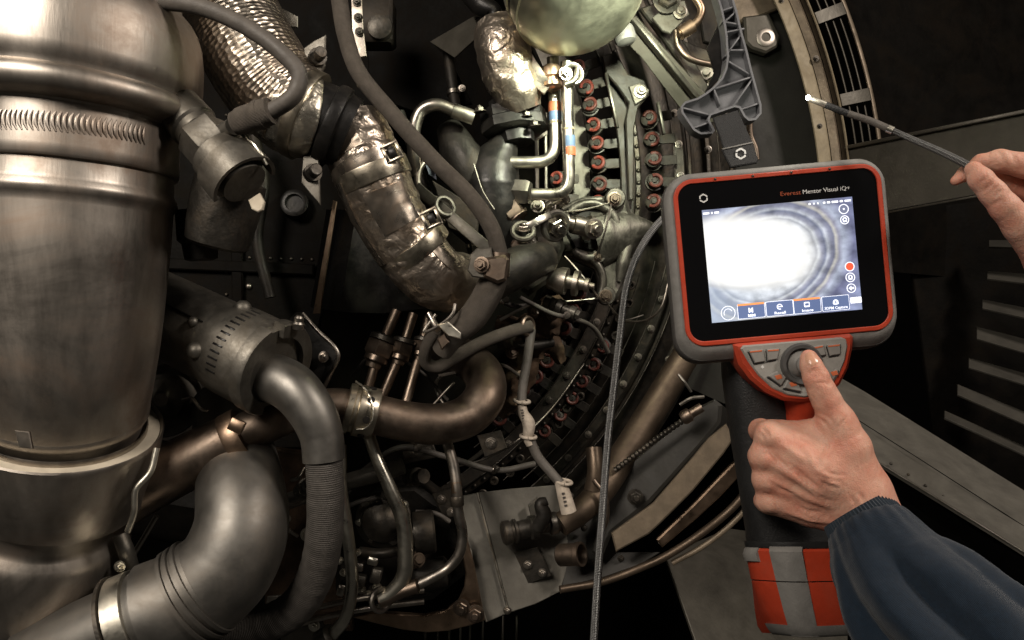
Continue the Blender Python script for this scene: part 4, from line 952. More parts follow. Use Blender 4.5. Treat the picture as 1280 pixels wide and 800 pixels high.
for (x, y, w, h, mm) in ((448, 706, 15, 10, steel), (467, 699, 13, 10, bright), (452, 724, 12, 14, castm), (471, 718, 13, 18, castm), (438, 718, 9, 16, dark), (428, 735, 9, 14, steel)):
    build(MB().box(P(x, y, .975), S(w, .97), .02, S(h, .97), Matrix.Rotation(.25, 3, 'Y')), 'terminal_block', mm, t)
for x, y in ((452, 737), (471, 733), (446, 690), (424, 700), (430, 715), (460, 742)): bolt(t, (x, y, .97), 4, Vector((.2, -.8, -.4)), 'bright')
for (x0, y0, x1, y1) in ((420, 640, 470, 622), (415, 690, 432, 660), (520, 640, 562, 652)):
    build(MB().tube([(x0, y0, .99), ((x0+x1)/2+4, (y0+y1)/2-4, .985), (x1, y1, .99)], 3, 10), 'cable', rubber, t)
ptube('heater_pipe', 'grey round-ended pipe lying across behind the drain tubes', 'pipe', [(350, 630, 1.0), (420, 606, .98), (480, 590, .97), (504, 582, .97)], 10.5, castm)
for i, (x, y, x2, y2) in enumerate(((355, 630, 392, 618), (345, 640, 372, 670), (365, 600, 380, 585))):
    ptube('thin_wire', ['thin bright wire between the elbow duct and the braided hose', 'short dark looped wire low beside the elbow duct', 'short thin wire just below the pipe bend at left'][i], 'wire', [(x, y, .95), ((x+x2)/2, (y+y2)/2+5, .94), (x2, y2, .95)], 2.4, steel)
t = thing('gear_panel', 'oily dark back panel speckled with dirt behind the elbow and outlet hose', 'panel', P(400, 760, 1.1))
build(MB().plate([(330, 560), (430, 570), (440, 790), (330, 790)], 1.08, .02), 'sheet', rust, t)
bolt(t, (384, 668, 1.07), 6, Vector((.4, -.8, .2)), 'bright'); bolt(t, (358, 648, 1.07), 4, TOCAM, 'bright')
t = thing('slotted_foot', 'pale slotted foot bracket low behind the braided hose loop', 'bracket', P(345, 765, .98))
build(MB().plate([(334, 746), (358, 744), (362, 752), (332, 756)], .98, .005), 'lug', castm, t)
build(MB().plate([(330, 760), (362, 756), (360, 770), (320, 772)], .975, .006), 'lug', panel, t)
build(MB().plate([(352, 785), (400, 772), (412, 800), (350, 806)], .93, .006), 'foot', castm, t); bolt(t, (393, 782, .925), 5, TOCAM, 'bright')
t = thing('rusty_flange', 'curved coppery flange plate with two hex bolts at the bottom', 'flange', P(530, 790, .93))
build(MB().plate([(440, 772), (470, 766), (500, 768), (530, 770), (556, 764), (572, 752), (580, 735), (582, 716), (578, 695), (574, 660), (583, 672), (592, 705), (600, 745), (606, 776), (585, 783), (560, 789), (535, 791), (505, 788), (475, 781), (450, 775)], .95, .010, .0015), 'plate', copper, t)
bolt(t, (577, 759, .945), 7.5, TOCAM, 'brown'); bolt(t, (594, 767, .945), 8, TOCAM, 'brown')
t = thing('grey_side_plate', 'flat grey side plate with a bright folded seam next to the rusty flange', 'plate', P(640, 770, .98))
build(MB().prism([P(577, 620, 1.0), P(597, 616, .99), P(636, 766, .97), P(608, 778, .965), P(594, 735, .97), P(588, 690, .98), P(580, 672, .985)], .006, .001), 'left_plate', ledge, t)
build(MB().prism([P(598, 616, .988), P(640, 611, 1.0), P(700, 606, 1.03), P(706, 640, 1.03), P(712, 700, 1.02), P(700, 740, 1.0), P(670, 755, .985), P(637, 766, .968)], .006, .001), 'right_plate', ledge, t)
build(MB().sweep([P(596.5, 616, .986), P(635.5, 765, .966)], [.0014]*2, 8), 'seam', bright, t)
build(MB().sweep([P(581, 672, .982), P(589, 690, .977), P(595, 735, .967), P(608, 777, .962)], [.0012]*4, 8), 'edge', bright, t)
bolt(t, (634, 763, .966), 3.5, TOCAM, 'steel')
t = thing('drain_valve', 'black drain valve with ribbed ring mounted on the grey side plate', 'valve', P(665, 680, .96))
a = P(628, 667, .955); ax = P(700, 652, .975)-a; ax.normalize(); k = S(1, .96); m = MB()
m.lathe(a, ax, [(0, 13*k), (2*k, 15*k), (10*k, 15*k), (11*k, 13*k), (14*k, 13*k), (15*k, 15*k), (18*k, 15*k), (19*k, 11*k), (34*k, 12*k), (36*k, 15*k), (44*k, 15*k), (46*k, 10*k), (60*k, 11*k), (62*k, 14*k), (70*k, 14*k), (78*k, 9*k)], 24); build(m, 'body', dark, t)
build(MB().tube([(672, 660, .955), (680, 645, .95), (676, 630, .95), (684, 626, .95)], [9, 10, 8, 5], 14), 'lever', soot, t)
build(MB().plate([(660, 632), (672, 622), (676, 640), (664, 648)], .985, .006), 'tab', castm, t)
t = thing('open_stub', 'short open-ended stub pipe below the valve', 'pipe', P(720, 695, .97))
m = MB(); a = P(699, 694, .985); ax = (P(738, 692, .96)-a).normalized(); k = S(1, .97)
m.lathe(a, ax, [(0, 12*k), (2*k, 14*k), (26*k, 14*k), (27*k, 15*k), (33*k, 15*k), (33*k, 12*k), (8*k, 11*k)], 28, cap=False); build(m, 'sleeve', brown, t)
t = thing('branched_pipe', 'brown pipe joining a short upright branch behind the hanging tube', 'pipe', P(720, 660, .98))
build(MB().tube([(860, 440, 1.08), (820, 505, 1.06), (782, 565, 1.03), (752, 612, 1.0), (724, 640, .98), (700, 656, .97)], [17, 17.5, 17.5, 17, 16, 15], 24), 'pipe', sbrown, t)
build(MB().tube([(742, 560, 1.0), (744, 590, .99), (742, 612, .99)], [10, 10, 12], 18), 'branch', sbrown, t)
build(MB().tube([(742, 600, .97), (757, 622, .965), (758, 650, .965), (750, 668, .97)], 3, 10), 'wire', brown, t)

# ------------------------------------------------------------------ lower right cowl pieces
t = thing('cowl_box', 'dark angular box edge with a small bolt under the display', 'cowl panel', P(850, 620, .98))
build(MB().prism([P(776, 586, 1.02), P(872, 508, 1.0), P(892, 498, .99), P(902, 506, .985), P(900, 528, .985), P(868, 566, .985), P(812, 628, .99), P(764, 666, 1.0), P(750, 700, 1.0), P(738, 690, 1.01), P(748, 640, 1.03)], .05, .004), 'box', dpanel, t)
bolt(t, (794, 621, .985), 7, TOCAM, 'dark')
t = thing('beige_seal_strip', 'wide beige seal strip along the lower cowl box', 'seal strip', P(800, 690, .98))
build(MB().prism([P(886, 548, .975), P(908, 530, .972), P(918, 548, .972), P(904, 568, .972), P(866, 614, .972), P(826, 654, .973), P(811, 668, .974), P(770, 690, .978), P(764, 667, .98), P(816, 630, .978), P(868, 570, .976)], .012, .002), 'strip', tanmetal, t)
t = thing('copper_seal_strip', 'narrow coppery strip outside the beige seal strip', 'seal strip', P(860, 680, .98))
build(MB().prism([P(913, 583, .985), P(926, 572, .985), P(930, 590, .985), P(900, 622, .985), P(872, 648, .985), P(828, 685, .985), P(821, 675, .985), P(868, 630, .985)], .01, .002), 'strip', copper, t)
t = thing('cowl_tube', 'brown tubular rim curving along the bottom of the cowl', 'rim', P(800, 740, 1.0))
build(MB().tube([(950, 590, 1.0), (918, 632, 1.0), (872, 670, 1.0), (829, 697, 1.0), (800, 710, 1.0), (754, 727, 1.0), (700, 737, .985)], 5, 12), 'rim', sbrown, t)
build(MB().tube([(955, 600, 1.01), (924, 645, 1.01), (880, 682, 1.01), (840, 704, 1.01)], 3.5, 10), 'inner_rim', tanmetal, t)
build(MB().tube([(930, 575, 1.0), (890, 622, 1.0), (850, 660, 1.0), (824, 680, 1.0)], 4, 10), 'inner_rim', dark, t)
build(MB().prism([P(704, 640, 1.045), P(742, 612, 1.05), P(770, 600, 1.05), P(770, 690, 1.04), P(826, 690, 1.02), P(800, 706, 1.01), P(754, 722, 1.005), P(702, 734, 1.005)], .01, .001), 'cowl_skin', dpanel, t)
for x, y in ((716, 700), (742, 704), (776, 698), (730, 660)): bolt(t, (x, y, 1.018), 3, TOCAM, 'dark')
t = thing('ball_chain', 'dark beaded chain with a hook end lying on the cowl box', 'chain', P(770, 585, .98))
m = MB(); q, rr = dense([P(868, 516, .965), P(840, 535, .97), P(812, 555, .98), P(768, 588, .99)], [S(3.2, .97)]*4, 16)
m.sweep([a.lerp(b, k/6) for a, b in zip(q, q[1:]) for k in range(6)], [S(3.6, .97)]*((len(q)-1)*6), 10, mod=lambda s, a: .72+.4*abs(math.sin(s*520))); build(m, 'beads', dark, t)
m = MB(); m.lathe(P(852, 524, .955), Vector((.8, -.1, .5)), [(0, S(7, .96)), (.004, S(9, .96)), (.012, S(9, .96)), (.014, S(6, .96)), (.03, S(6, .96))], 16); build(m, 'end_fitting', brown, t)
build(MB().tube([(850, 506, .955), (864, 498, .95), (880, 496, .95)], 2.4, 8), 'hook', castm, t)
build(MB().tube([(848, 468, .96), (856, 478, .955), (864, 490, .955)], 1.8, 8), 'wire', castm, t)
t = thing('floor_plate', 'grey triangular plate at the bottom behind the battery', 'plate', P(930, 800, 1.1))
build(MB().prism([P(832, 694, 1.15), P(910, 660, 1.3), P(1060, 680, 1.3), P(1060, 900, 1.05), P(890, 860, 1.02)], .006, .001), 'plate', panel, t)
t = thing('grating', 'dark grating of thin upright bars below the flange', 'grating', P(650, 820, 1.15))
for i, x in enumerate((532, 548, 562, 576, 588, 604, 629, 646)):
    build(MB().bar(P(x, 770+max(0, 604-x)*.1, 1.12), P(x-2, 860, 1.12), .003, .006), 'grating_bar', panel, t)
build(MB().bar(P(500, 850, 1.125), P(670, 845, 1.125), .006, .006), 'crossbar', panel, t)

# ================================================================== small fittings that fill the engine bay
def p_clip(t, p, r, ax, m=steel):
    build(MB().torus(P(*p), ax, S(r, p[2]), S(r*.22, p[2]), 22, 8), 'clip_loop', m, t)
def harness(lbl, pp, r, m, clips=(), cat='cable', group=None, bends=True):
    t = thing('cable_run', lbl, cat, P(*pp[-1]), group)
    build(MB().tube(pp, r, 12, 8), 'cable', m, t)
    for k in clips:
        q, _ = dense([P(*p) for p in pp], [1]*len(pp), 10); i = int(k*(len(q)-2)); ax = (q[i+1]-q[i]).normalized(); rr = S(r, q[i].y)
        mb = MB(); mb.lathe(q[i], ax, [(0, rr*.9), (0, rr*1.25), (S(5, q[i].y), rr*1.25), (S(5, q[i].y), rr*.9)], 14); build(mb, 'clip', steel, t)
        bolt(t, q[i]+Vector((rr*1.6, -.002, rr*.5)), 3, TOCAM, 'steel')
    return t
harness('thin black cable looping from the dark nozzle down to the rusty dirt lump', [(600, 262, 1.0), (586, 300, 1.02), (600, 350, 1.02), (640, 382, 1.01), (676, 378, 1.02)], 3.2, rubber, (.3, .7))
harness('brown cable draped below the spool coupling to the rail', [(650, 372, 1.0), (690, 392, 1.0), (716, 398, 1.02), (742, 410, 1.06), (760, 440, 1.1)], 3, rubber, (.4,))
harness('grey wire running under the sleeved tube toward the pipe bend', [(548, 470, .96), (590, 462, .97), (626, 456, 1.0), (650, 470, 1.03)], 2.2, cable, (.5,))
harness('dark cable crossing under the pipe bend above the drain tubes', [(440, 600, 1.0), (500, 560, .99), (560, 572, 1.0), (620, 588, 1.02), (668, 580, 1.05)], 4, rubber, (.35, .75))
harness('thin brown wire behind the union tubes', [(440, 470, 1.0), (470, 440, .99), (520, 460, .99), (560, 500, 1.0)], 2, rubber)
harness('black conduit behind the arched tube', [(500, 140, 1.03), (520, 200, 1.02), (545, 262, 1.0), (586, 300, .99)], 6, soot, (.4, .8))
harness('dim grey conduit running up behind the fuel nozzle flange', [(560, 60, 1.06), (566, 110, 1.05), (572, 150, 1.04)], 7, soot, (.6,))
harness('thin steel lockwire trailing from the casting to the lower rail', [(757, 376, 1.04), (770, 392, 1.06), (782, 400, 1.1), (804, 394, 1.12)], 1.2, steel)
harness('loose dark wire along the right of the hanging tube', [(836, 350, 1.0), (826, 385, 1.0), (808, 400, 1.02), (780, 402, 1.06)], 1.6, steel)
def tee(lbl, c, ax, r, L, m, br=None):
    t = thing('pipe_fitting', lbl, 'fitting', P(*c)); ax = Vector(ax).normalized(); k = S(1, c[2]); a = P(*c)-ax*L*.5*k
    mb = MB(); mb.lathe(a, ax, [(0, r*.7*k), (1*k, r*k), (L*.22*k, r*k), (L*.24*k, r*.75*k), (L*.4*k, r*.75*k), (L*.42*k, r*1.15*k), (L*.6*k, r*1.15*k), (L*.62*k, r*.75*k), (L*.8*k, r*.7*k), (L*.82*k, r*.95*k), (L*k, r*.9*k)], 20); build(mb, 'body', m, t)
    build(MB().hexa(a+ax*L*.24*k, ax, r*1.05*k, L*.16*k), 'hex_nut', m, t)
    if br: build(MB().hexa(P(*c)+ax*L*.5*k, ax, r*.7*k, r*.6*k), 'end_nut', m, t)
    return t
tee('small worn fitting just under the spool coupling', (700, 384, 1.02), (.8, -.3, -.35), 9, 44, castm, 1)
tee('brown threaded fitting right of the hose clamp', (652, 312, .965), (.55, -.6, -.5), 10, 40, brown, 1)
tee('dull fitting between the nozzle side nut and the link arm', (690, 258, .99), (.7, -.5, .3), 8, 40, steel, 1)
tee('short dark fitting above the tagged wire', (640, 425, 1.0), (.8, -.5, .2), 9, 38, dark, 1)
tee('dark fitting at the end of the grey round-ended pipe', (520, 596, .99), (.6, -.7, .2), 10, 36, dark)
tee('brown fitting low between the drain tubes', (520, 700, .96), (.3, -.8, .3), 9, 32, sbrown, 1)
tee('dim fitting behind the braided outlet hose', (382, 610, .95), (.5, -.7, .4), 10, 40, castm, 1)
tee('dim hexagonal fitting behind the thin pipes near the bottom', (452, 742, .99), (.8, -.4, .3), 8, 40, castm, 1)
def lug(lbl, pl, d, bolts, m=dark):
    t = thing('small_bracket', lbl, 'bracket', P(pl[0][0], pl[0][1], d)); build(MB().plate(pl, d, .006, .001), 'plate', m, t)
    for b in bolts: bolt(t, (b[0], b[1], d-.001), b[2], TOCAM, 'steel')
    return t
lug('dark two-bolt bracket right of the accessory cover', [(540, 618), (566, 610), (576, 640), (556, 652)], 1.0, ((552, 624, 4), (564, 640, 4)))
lug('dark bracket with one bolt under the pipe bend', [(596, 545), (626, 538), (634, 560), (606, 572)], 1.05, ((614, 554, 5),))
lug('dim bracket beside the perforated coupling', [(500, 556), (540, 552), (548, 572), (506, 580)], 1.02, ((516, 566, 4), (536, 562, 3)))
lug('dull bracket with two bolts left of the link arm', [(610, 300), (640, 296), (648, 318), (618, 326)], .985, ((622, 312, 4), (638, 306, 4)), castm)
lug('dark cranked bracket low behind the drain valve', [(640, 690), (672, 684), (690, 720), (660, 730), (648, 712)], .985, ((660, 706, 4), (678, 716, 4)))
t = thing('gap_fill_panel', 'added near-black riveted panel standing in for the dark gap between the large duct and the foil elbow', 'panel', P(330, 470, 1.2))
build(MB().plate([(180, -20), (470, -20), (470, 120), (440, 260), (400, 400), (380, 560), (180, 560)], 1.2, .01), 'sheet', dim, t)  # near-black sheet put in where the gap is only dark
build(MB().plate([(286, 20), (300, 20), (304, 470), (290, 470)], 1.19, .008, .002), 'stiffener', dim, t)
build(MB().plate([(200, 322), (392, 330), (392, 344), (200, 336)], 1.188, .008, .002), 'stiffener', dim, t)
for i in range(14): inst('rivet', RIVET['dark'], t, P(283, 60+i*28, 1.199), TOCAM, S(2.2, 1.2))
for i in range(7): inst('rivet', RIVET['dark'], t, P(312+i*13, 322+i*.4, 1.199), TOCAM, S(2.2, 1.2))
for x, y in ((294, 358), (311, 358)): inst('rivet', RIVET['steel'], t, P(x, y, 1.198), TOCAM, S(4, 1.2))
build(MB().tube([(318, 170, 1.15), (330, 230, 1.15), (322, 300, 1.15), (338, 372, 1.15)], 7, 14), 'dark_hose', soot, t)
t = thing('round_plug', 'dim round plug on the panel below the clamp bolt', 'plug', P(372, 262, 1.18))
mb = MB(); mb.lathe(P(370, 258, 1.2), Vector((.15, -1, .15)), [(0, S(17, 1.2)), (.02, S(17, 1.2)), (.022, S(14, 1.2)), (.022, S(11, 1.2)), (.016, S(10, 1.2))], 26); build(mb, 'cup', black, t)
# ================================================================== hand-held inspection display
DD = .62; DS = DD/F; DCX, DCY = 976.5, 325; DTH = math.radians(5.2)
def duv(u, v): return (DCX+u*math.cos(DTH)-v*math.sin(DTH), DCY-u*math.sin(DTH)-v*math.cos(DTH))
def DW(u, v, w):
    x, y = duv(u, v); return P(x, y, DD)+Vector((0, -w*DS, 0))
def DPX(x, y, w): return P(x, y, DD-w*DS)
def rrect(u0, u1, v0, v1, r, n=8):
    out = []
    for cx, cy, a in ((u1-r, v1-r, 0), (u0+r, v1-r, 90), (u0+r, v0+r, 180), (u1-r, v0+r, 270)):
        for i in range(n+1):
            t = math.radians(a+90*i/n); out.append((cx+r*math.cos(t), cy+r*math.sin(t)))
    return out
def RL(w, *a): return [DW(u, v, w) for u, v in rrect(*a)]
dev = thing('inspection_display', 'hand-held inspection display with bright screen, orange rim and grey bumper', 'inspection device', P(980, 790, DD))
m = MB(); m.loft([RL(-1, -124, 128, -94, 106, 20), RL(1.5, -128, 132, -98, 110, 24), RL(1.5, -131, 134.5, -103, 113, 28), RL(-1, -135, 138, -108, 116.5, 32), RL(-4, -137, 140, -112, 118, 34), RL(-9, -138, 140.5, -117, 118.5, 34)])
build(m, 'bumper', grub, dev)
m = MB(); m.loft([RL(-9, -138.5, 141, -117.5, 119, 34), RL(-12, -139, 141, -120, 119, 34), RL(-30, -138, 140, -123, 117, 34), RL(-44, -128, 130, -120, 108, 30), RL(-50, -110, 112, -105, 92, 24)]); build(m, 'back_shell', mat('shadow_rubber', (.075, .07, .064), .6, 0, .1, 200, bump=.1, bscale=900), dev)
m = MB(); m.loft([RL(0, -128, 132, -98.5, 110, 24), RL(3.2, -128, 132, -98.5, 110, 24), RL(4, -127, 131, -97.5, 109, 23), RL(4, -123, 127, -93.5, 105, 19), RL(3.2, -122.3, 126.3, -92.5, 104.3, 18), RL(1, -122.3, 126.3, -92.5, 104.3, 18)], cap=False); build(m, 'orange_rim', orange, dev)
m = MB(); m.loft([RL(1, -122.5, 126.5, -92.8, 104.5, 18), RL(2.4, -122.5, 126.5, -92.8, 104.5, 18)]); build(m, 'front_glass', glass, dev)
for x, y in ((894, 224), (941, 220), (989, 215.5), (1037, 211)):
    q = DPX(x, y, 4); inst('rim_screw', RIVET['dark'], dev, q, TOCAM, S(1.7, DD))
# screen with picture
sm = bpy.data.materials.new('screen_picture'); sm.use_nodes = True; nt = sm.node_tree; N, L_ = nt.nodes, nt.links; bs = N['Principled BSDF']
tc = N.new('ShaderNodeTexCoord'); sep = N.new('ShaderNodeSeparateXYZ'); L_.new(tc.outputs['UV'], sep.inputs[0])
def M_(op, a, b=None, c=None):
    n = N.new('ShaderNodeMath'); n.operation = op
    for i, x in enumerate((a, b, c)):
        if x is None: continue
        if isinstance(x, (int, float)): n.inputs[i].default_value = x
        else: L_.new(x, n.inputs[i])
    return n.outputs[0]
nz = N.new('ShaderNodeTexNoise'); nz.inputs['Scale'].default_value = 5; nz.inputs['Detail'].default_value = 5; L_.new(tc.outputs['UV'], nz.inputs['Vector'])
nw = M_('MULTIPLY', M_('SUBTRACT', nz.outputs['Fac'], .5), .10)
U, V = sep.outputs[0], sep.outputs[1]
# white blob: superellipse
ex = M_('POWER', M_('ABSOLUTE', M_('DIVIDE', M_('SUBTRACT', U, .26), .445)), 2.3)
ey = M_('POWER', M_('ABSOLUTE', M_('DIVIDE', M_('SUBTRACT', M_('ADD', V, M_('MULTIPLY', U, .13)), .63), .325)), 2.6)
bl = M_('ADD', M_('ADD', ex, ey), M_('MULTIPLY', nw, 3.5))
blob = N.new('ShaderNodeMapRange'); blob.interpolation_type = 'SMOOTHSTEP'; blob.inputs[1].default_value = 1.45; blob.inputs[2].default_value = .45; L_.new(bl, blob.inputs[0])
# rings around the blob
rx = M_('DIVIDE', M_('SUBTRACT', U, .40), .98); ry = M_('DIVIDE', M_('SUBTRACT', M_('SUBTRACT', V, M_('MULTIPLY', U, .22)), .42), 1.05)
rr_ = M_('SQRT', M_('ADD', M_('MULTIPLY', rx, rx), M_('MULTIPLY', ry, ry)))
rr_ = M_('ADD', rr_, M_('MULTIPLY', nw, .45))
rp = N.new('ShaderNodeValToRGB'); L_.new(rr_, rp.inputs[0]); cr = rp.color_ramp
stops = [(0, (.85, .88, .92)), (.30, (.80, .84, .90)), (.335, (.36, .38, .44)), (.352, (.75, .78, .82)), (.372, (.40, .41, .50)), (.40, (.24, .26, .36)), (.418, (.60, .63, .70)), (.44, (.30, .31, .40)), (.462, (.22, .23, .32)), (.478, (.62, .60, .55)), (.50, (.36, .36, .46)), (.53, (.55, .60, .74)), (.60, (.20, .21, .34)), (.80, (.30, .34, .52))]
cr.elements[0].position, cr.elements[0].color = 0, (*stops[0][1], 1); cr.elements[1].position, cr.elements[1].color = stops[-1][0], (*stops[-1][1], 1)
for p_, c_ in stops[1:-1]:
    e = cr.elements.new(p_); e.color = (*c_, 1)
n2 = N.new('ShaderNodeTexNoise'); n2.inputs['Scale'].default_value = 9; n2.inputs['Detail'].default_value = 6; L_.new(tc.outputs['UV'], n2.inputs['Vector'])
mr = N.new('ShaderNodeMapRange'); mr.inputs[1].default_value = .3; mr.inputs[2].default_value = .7; mr.inputs[3].default_value = .55; mr.inputs[4].default_value = 1.35; L_.new(n2.outputs['Fac'], mr.inputs[0])
mm1 = N.new('ShaderNodeMix'); mm1.data_type = 'RGBA'; mm1.blend_type = 'MULTIPLY'; mm1.inputs[0].default_value = 1; L_.new(rp.outputs[0], mm1.inputs[6]); L_.new(mr.outputs[0], mm1.inputs[7])
# wash towards pale blue in the lower left
wl = N.new('ShaderNodeMapRange'); wl.interpolation_type = 'SMOOTHSTEP'; wl.inputs[1].default_value = .55; wl.inputs[2].default_value = .0; wl.inputs[3].default_value = 0; wl.inputs[4].default_value = .55; L_.new(M_('ADD', U, M_('MULTIPLY', V, .3)), wl.inputs[0])
mm2 = N.new('ShaderNodeMix'); mm2.data_type = 'RGBA'; L_.new(wl.outputs[0], mm2.inputs[0]); L_.new(mm1.outputs[2], mm2.inputs[6]); mm2.inputs[7].default_value = (.62, .72, .86, 1)
# dark curved line just under the blob
dl = M_('ABSOLUTE', M_('SUBTRACT', V, M_('ADD', M_('MULTIPLY', M_('POWER', M_('SUBTRACT', U, .32), 2), .5), M_('ADD', .285, M_('MULTIPLY', nw, .4)))))
dm = N.new('ShaderNodeMapRange'); dm.interpolation_type = 'SMOOTHSTEP'; dm.inputs[1].default_value = .03; dm.inputs[2].default_value = .0; dm.inputs[4].default_value = .55; L_.new(dl, dm.inputs[0])
dmx = M_('MULTIPLY', dm.outputs[0], M_('LESS_THAN', U, .72))
mm3 = N.new('ShaderNodeMix'); mm3.data_type = 'RGBA'; L_.new(dmx, mm3.inputs[0]); L_.new(mm2.outputs[2], mm3.inputs[6]); mm3.inputs[7].default_value = (.24, .27, .33, 1)
mm4 = N.new('ShaderNodeMix'); mm4.data_type = 'RGBA'; L_.new(blob.outputs[0], mm4.inputs[0]); L_.new(mm3.outputs[2], mm4.inputs[6]); mm4.inputs[7].default_value = (1.12, 1.1, 1.05, 1)
bs.inputs['Base Color'].default_value = (0, 0, 0, 1); bs.inputs['Roughness'].default_value = .1
L_.new(mm4.outputs[2], bs.inputs['Emission Color']); bs.inputs['Emission Strength'].default_value = 1.0
m = MB(); q = [DW(u, v, 2.9) for u, v in ((-94, -70.5), (94, -70.5), (94, 70.5), (-94, 70.5))]; m.v = q; m.face((0, 1, 2, 3), [(0, 0), (1, 0), (1, 1), (0, 1)])
scr = build(m, 'screen', sm, dev, smooth=False); ROOT[scr.name] = ROOT[dev.name]
# control pads on the screen
ui = emis('menu_blue', (.10, .14, .27), .9); uiw = emis('menu_white', (.86, .90, 1.0), 1.0); uio = emis('menu_orange', (.85, .30, .10), .9); uir = emis('record_red', (.80, .10, .05), .9); uidk = emis('menu_dark', (.16, .18, .27), .8)
def uiq(u0, u1, v0, v1, w, name, mm, r=1):
    m = MB(); m.loft([RL(w, u0, u1, v0, v1, r, 2), RL(w+.25, u0, u1, v0, v1, r, 2)]); return build(m, name, mm, scr)
def text(s, u, v, h, w, mm, parent, name='lettering', width=None, bold=0.0):
    cu = bpy.data.curves.new('lettering', 'FONT'); cu.body = s; cu.size = 1; cu.extrude = .02; cu.offset = bold; cu.resolution_u = 3
    o = bpy.data.objects.new('lettering', cu); COL.objects.link(o); bpy.context.view_layer.update()
    me = bpy.data.meshes.new_from_object(o.evaluated_get(bpy.context.evaluated_depsgraph_get())); bpy.data.objects.remove(o)
    xs = [q.co.x for q in me.vertices]; x0, x1 = min(xs), max(xs)
    k = h/.7; kx = (width/(x1-x0)) if width else k
    org = ROOT[parent.name]
    for q in me.vertices:
        q.co = DW(u+(q.co.x-x0)*kx, v+q.co.y*k, w+q.co.z*5)-org
    me.materials.clear(); me.materials.append(mm)
    o = bpy.data.objects.new(name, me); COL.objects.link(o); o.parent = parent; return o
def icon_ring(u, v, r, t, name, mm, w=3.3, n=20, a0=0, a1=2*PI, parent=None):
    m = MB(); seg = n
    full = a1-a0 > 6.2
    rings = []
    for i in range(seg+(0 if full else 1)):
        a = lin(a0, a1, i/seg); c, s_ = math.cos(a), math.sin(a)
        rings.append([DW(u+c*(r-t), v+s_*(r-t), w), DW(u+c*(r-t), v+s_*(r-t), w+.3), DW(u+c*r, v+s_*r, w+.3), DW(u+c*r, v+s_*r, w)])
    if full: rings.append(rings[0])
    m.loft(rings, cap=not full); return build(m, name, mm, parent or scr, smooth=False)
def disc(u, v, r, w, name, mm, n=20):
    m = MB(); m.loft([[DW(u+math.cos(2*PI*i/n)*r, v+math.sin(2*PI*i/n)*r, w+dw) for i in range(n)] for dw in (0, .3)]); return build(m, name, mm, scr, smooth=False)
for i, (u0, lab, wd) in enumerate(((-60.5, 'MM', 9), (-25, 'Recall', 14), (9.5, 'Image', 14), (45, '3DPM Capture', 29))):
    u1 = u0+33
    uiq(u0-.6, u1+.6, -69, -50.4, 3.0, 'menu_outline', uiw)
    uiq(u0, u1, -68.4, -51, 3.2, 'menu_button', ui)
    if i in (0, 2): uiq(u0-.4, u1+.2, -52.6, -50.2, 3.5, 'orange_bar', uio)
    text(lab, u0+(33-wd)/2, -67, 3.3, 3.5, uiw, scr, width=wd, bold=.02)
u0 = -60.5
text('M', u0+13, -61.5, 5.4, 3.5, uiw, scr, 'menu_icon', bold=.05)
icon_ring(-25+16.5, -58, 3.6, 1.2, 'menu_icon', uiw, 3.5, a0=-.2, a1=5.2); uiq(-12, -5, -58.5, -57.4, 3.5, 'menu_icon', uiw, .3)
uiq(22, 29, -61.5, -55, 3.5, 'menu_icon', uiw, 1); uiq(23.2, 27.8, -59.5, -56.6, 3.85, 'menu_icon', ui, .4)
disc(61.5, -58.5, 3.4, 3.5, 'menu_icon', uiw); uiq(58, 65, -61.4, -58, 3.5, 'menu_icon', uiw, 1); uiq(60.9, 62.1, -60.5, -57, 3.9, 'menu_icon', ui, .3)
uiq(80, 94, -62, -54.5, 3.1, 'white_tab', uiw, .6)
for (u, v, r, kind) in ((82, 56, 6.3, 0), (82, 42.5, 5.6, 1), (83, -16, 6.0, 2), (82.5, -29.5, 6, 1), (82.5, -43, 5.8, 3)):
    icon_ring(u, v, r, 1.0, 'round_button', uiw); disc(u, v, r-1.2, 3.2, 'round_button', uir if kind == 2 else uidk)
    if kind == 0: disc(u, v, 1.2, 3.6, 'button_icon', uiw, 10)
    if kind == 1: icon_ring(u, v+.4, 2.8, 1.3, 'button_icon', uiw, 3.6); uiq(u-2.4, u+2.4, v-2.8, v-1.3, 3.6, 'button_icon', uiw, .4)
    if kind == 3:
        m = MB(); m.prism([DW(u-3.6, v, 4), DW(u, v+3, 4), DW(u, v+1.2, 4), DW(u+3.2, v+1.2, 4), DW(u+3.2, v-1.2, 4), DW(u, v-1.2, 4), DW(u, v-3, 4)], .0002, .00002); build(m, 'button_icon', uiw, scr, smooth=False)
for u0, u1 in ((-93, -85), (-83, -81), (-79, -73), (39, 41.5), (45, 46.5), (50, 51.5), (57, 60), (62, 66), (68, 76), (78, 82), (84, 92)):
    uiq(u0, u1, 64.8, 67.3, 3.2, 'status_mark', uiw, .5)
icon_ring(-73, -60, 9, .7, 'dial_icon', uiw); icon_ring(-73, -60, 5.5, .6, 'dial_icon', uiw, a0=.4, a1=3.6)
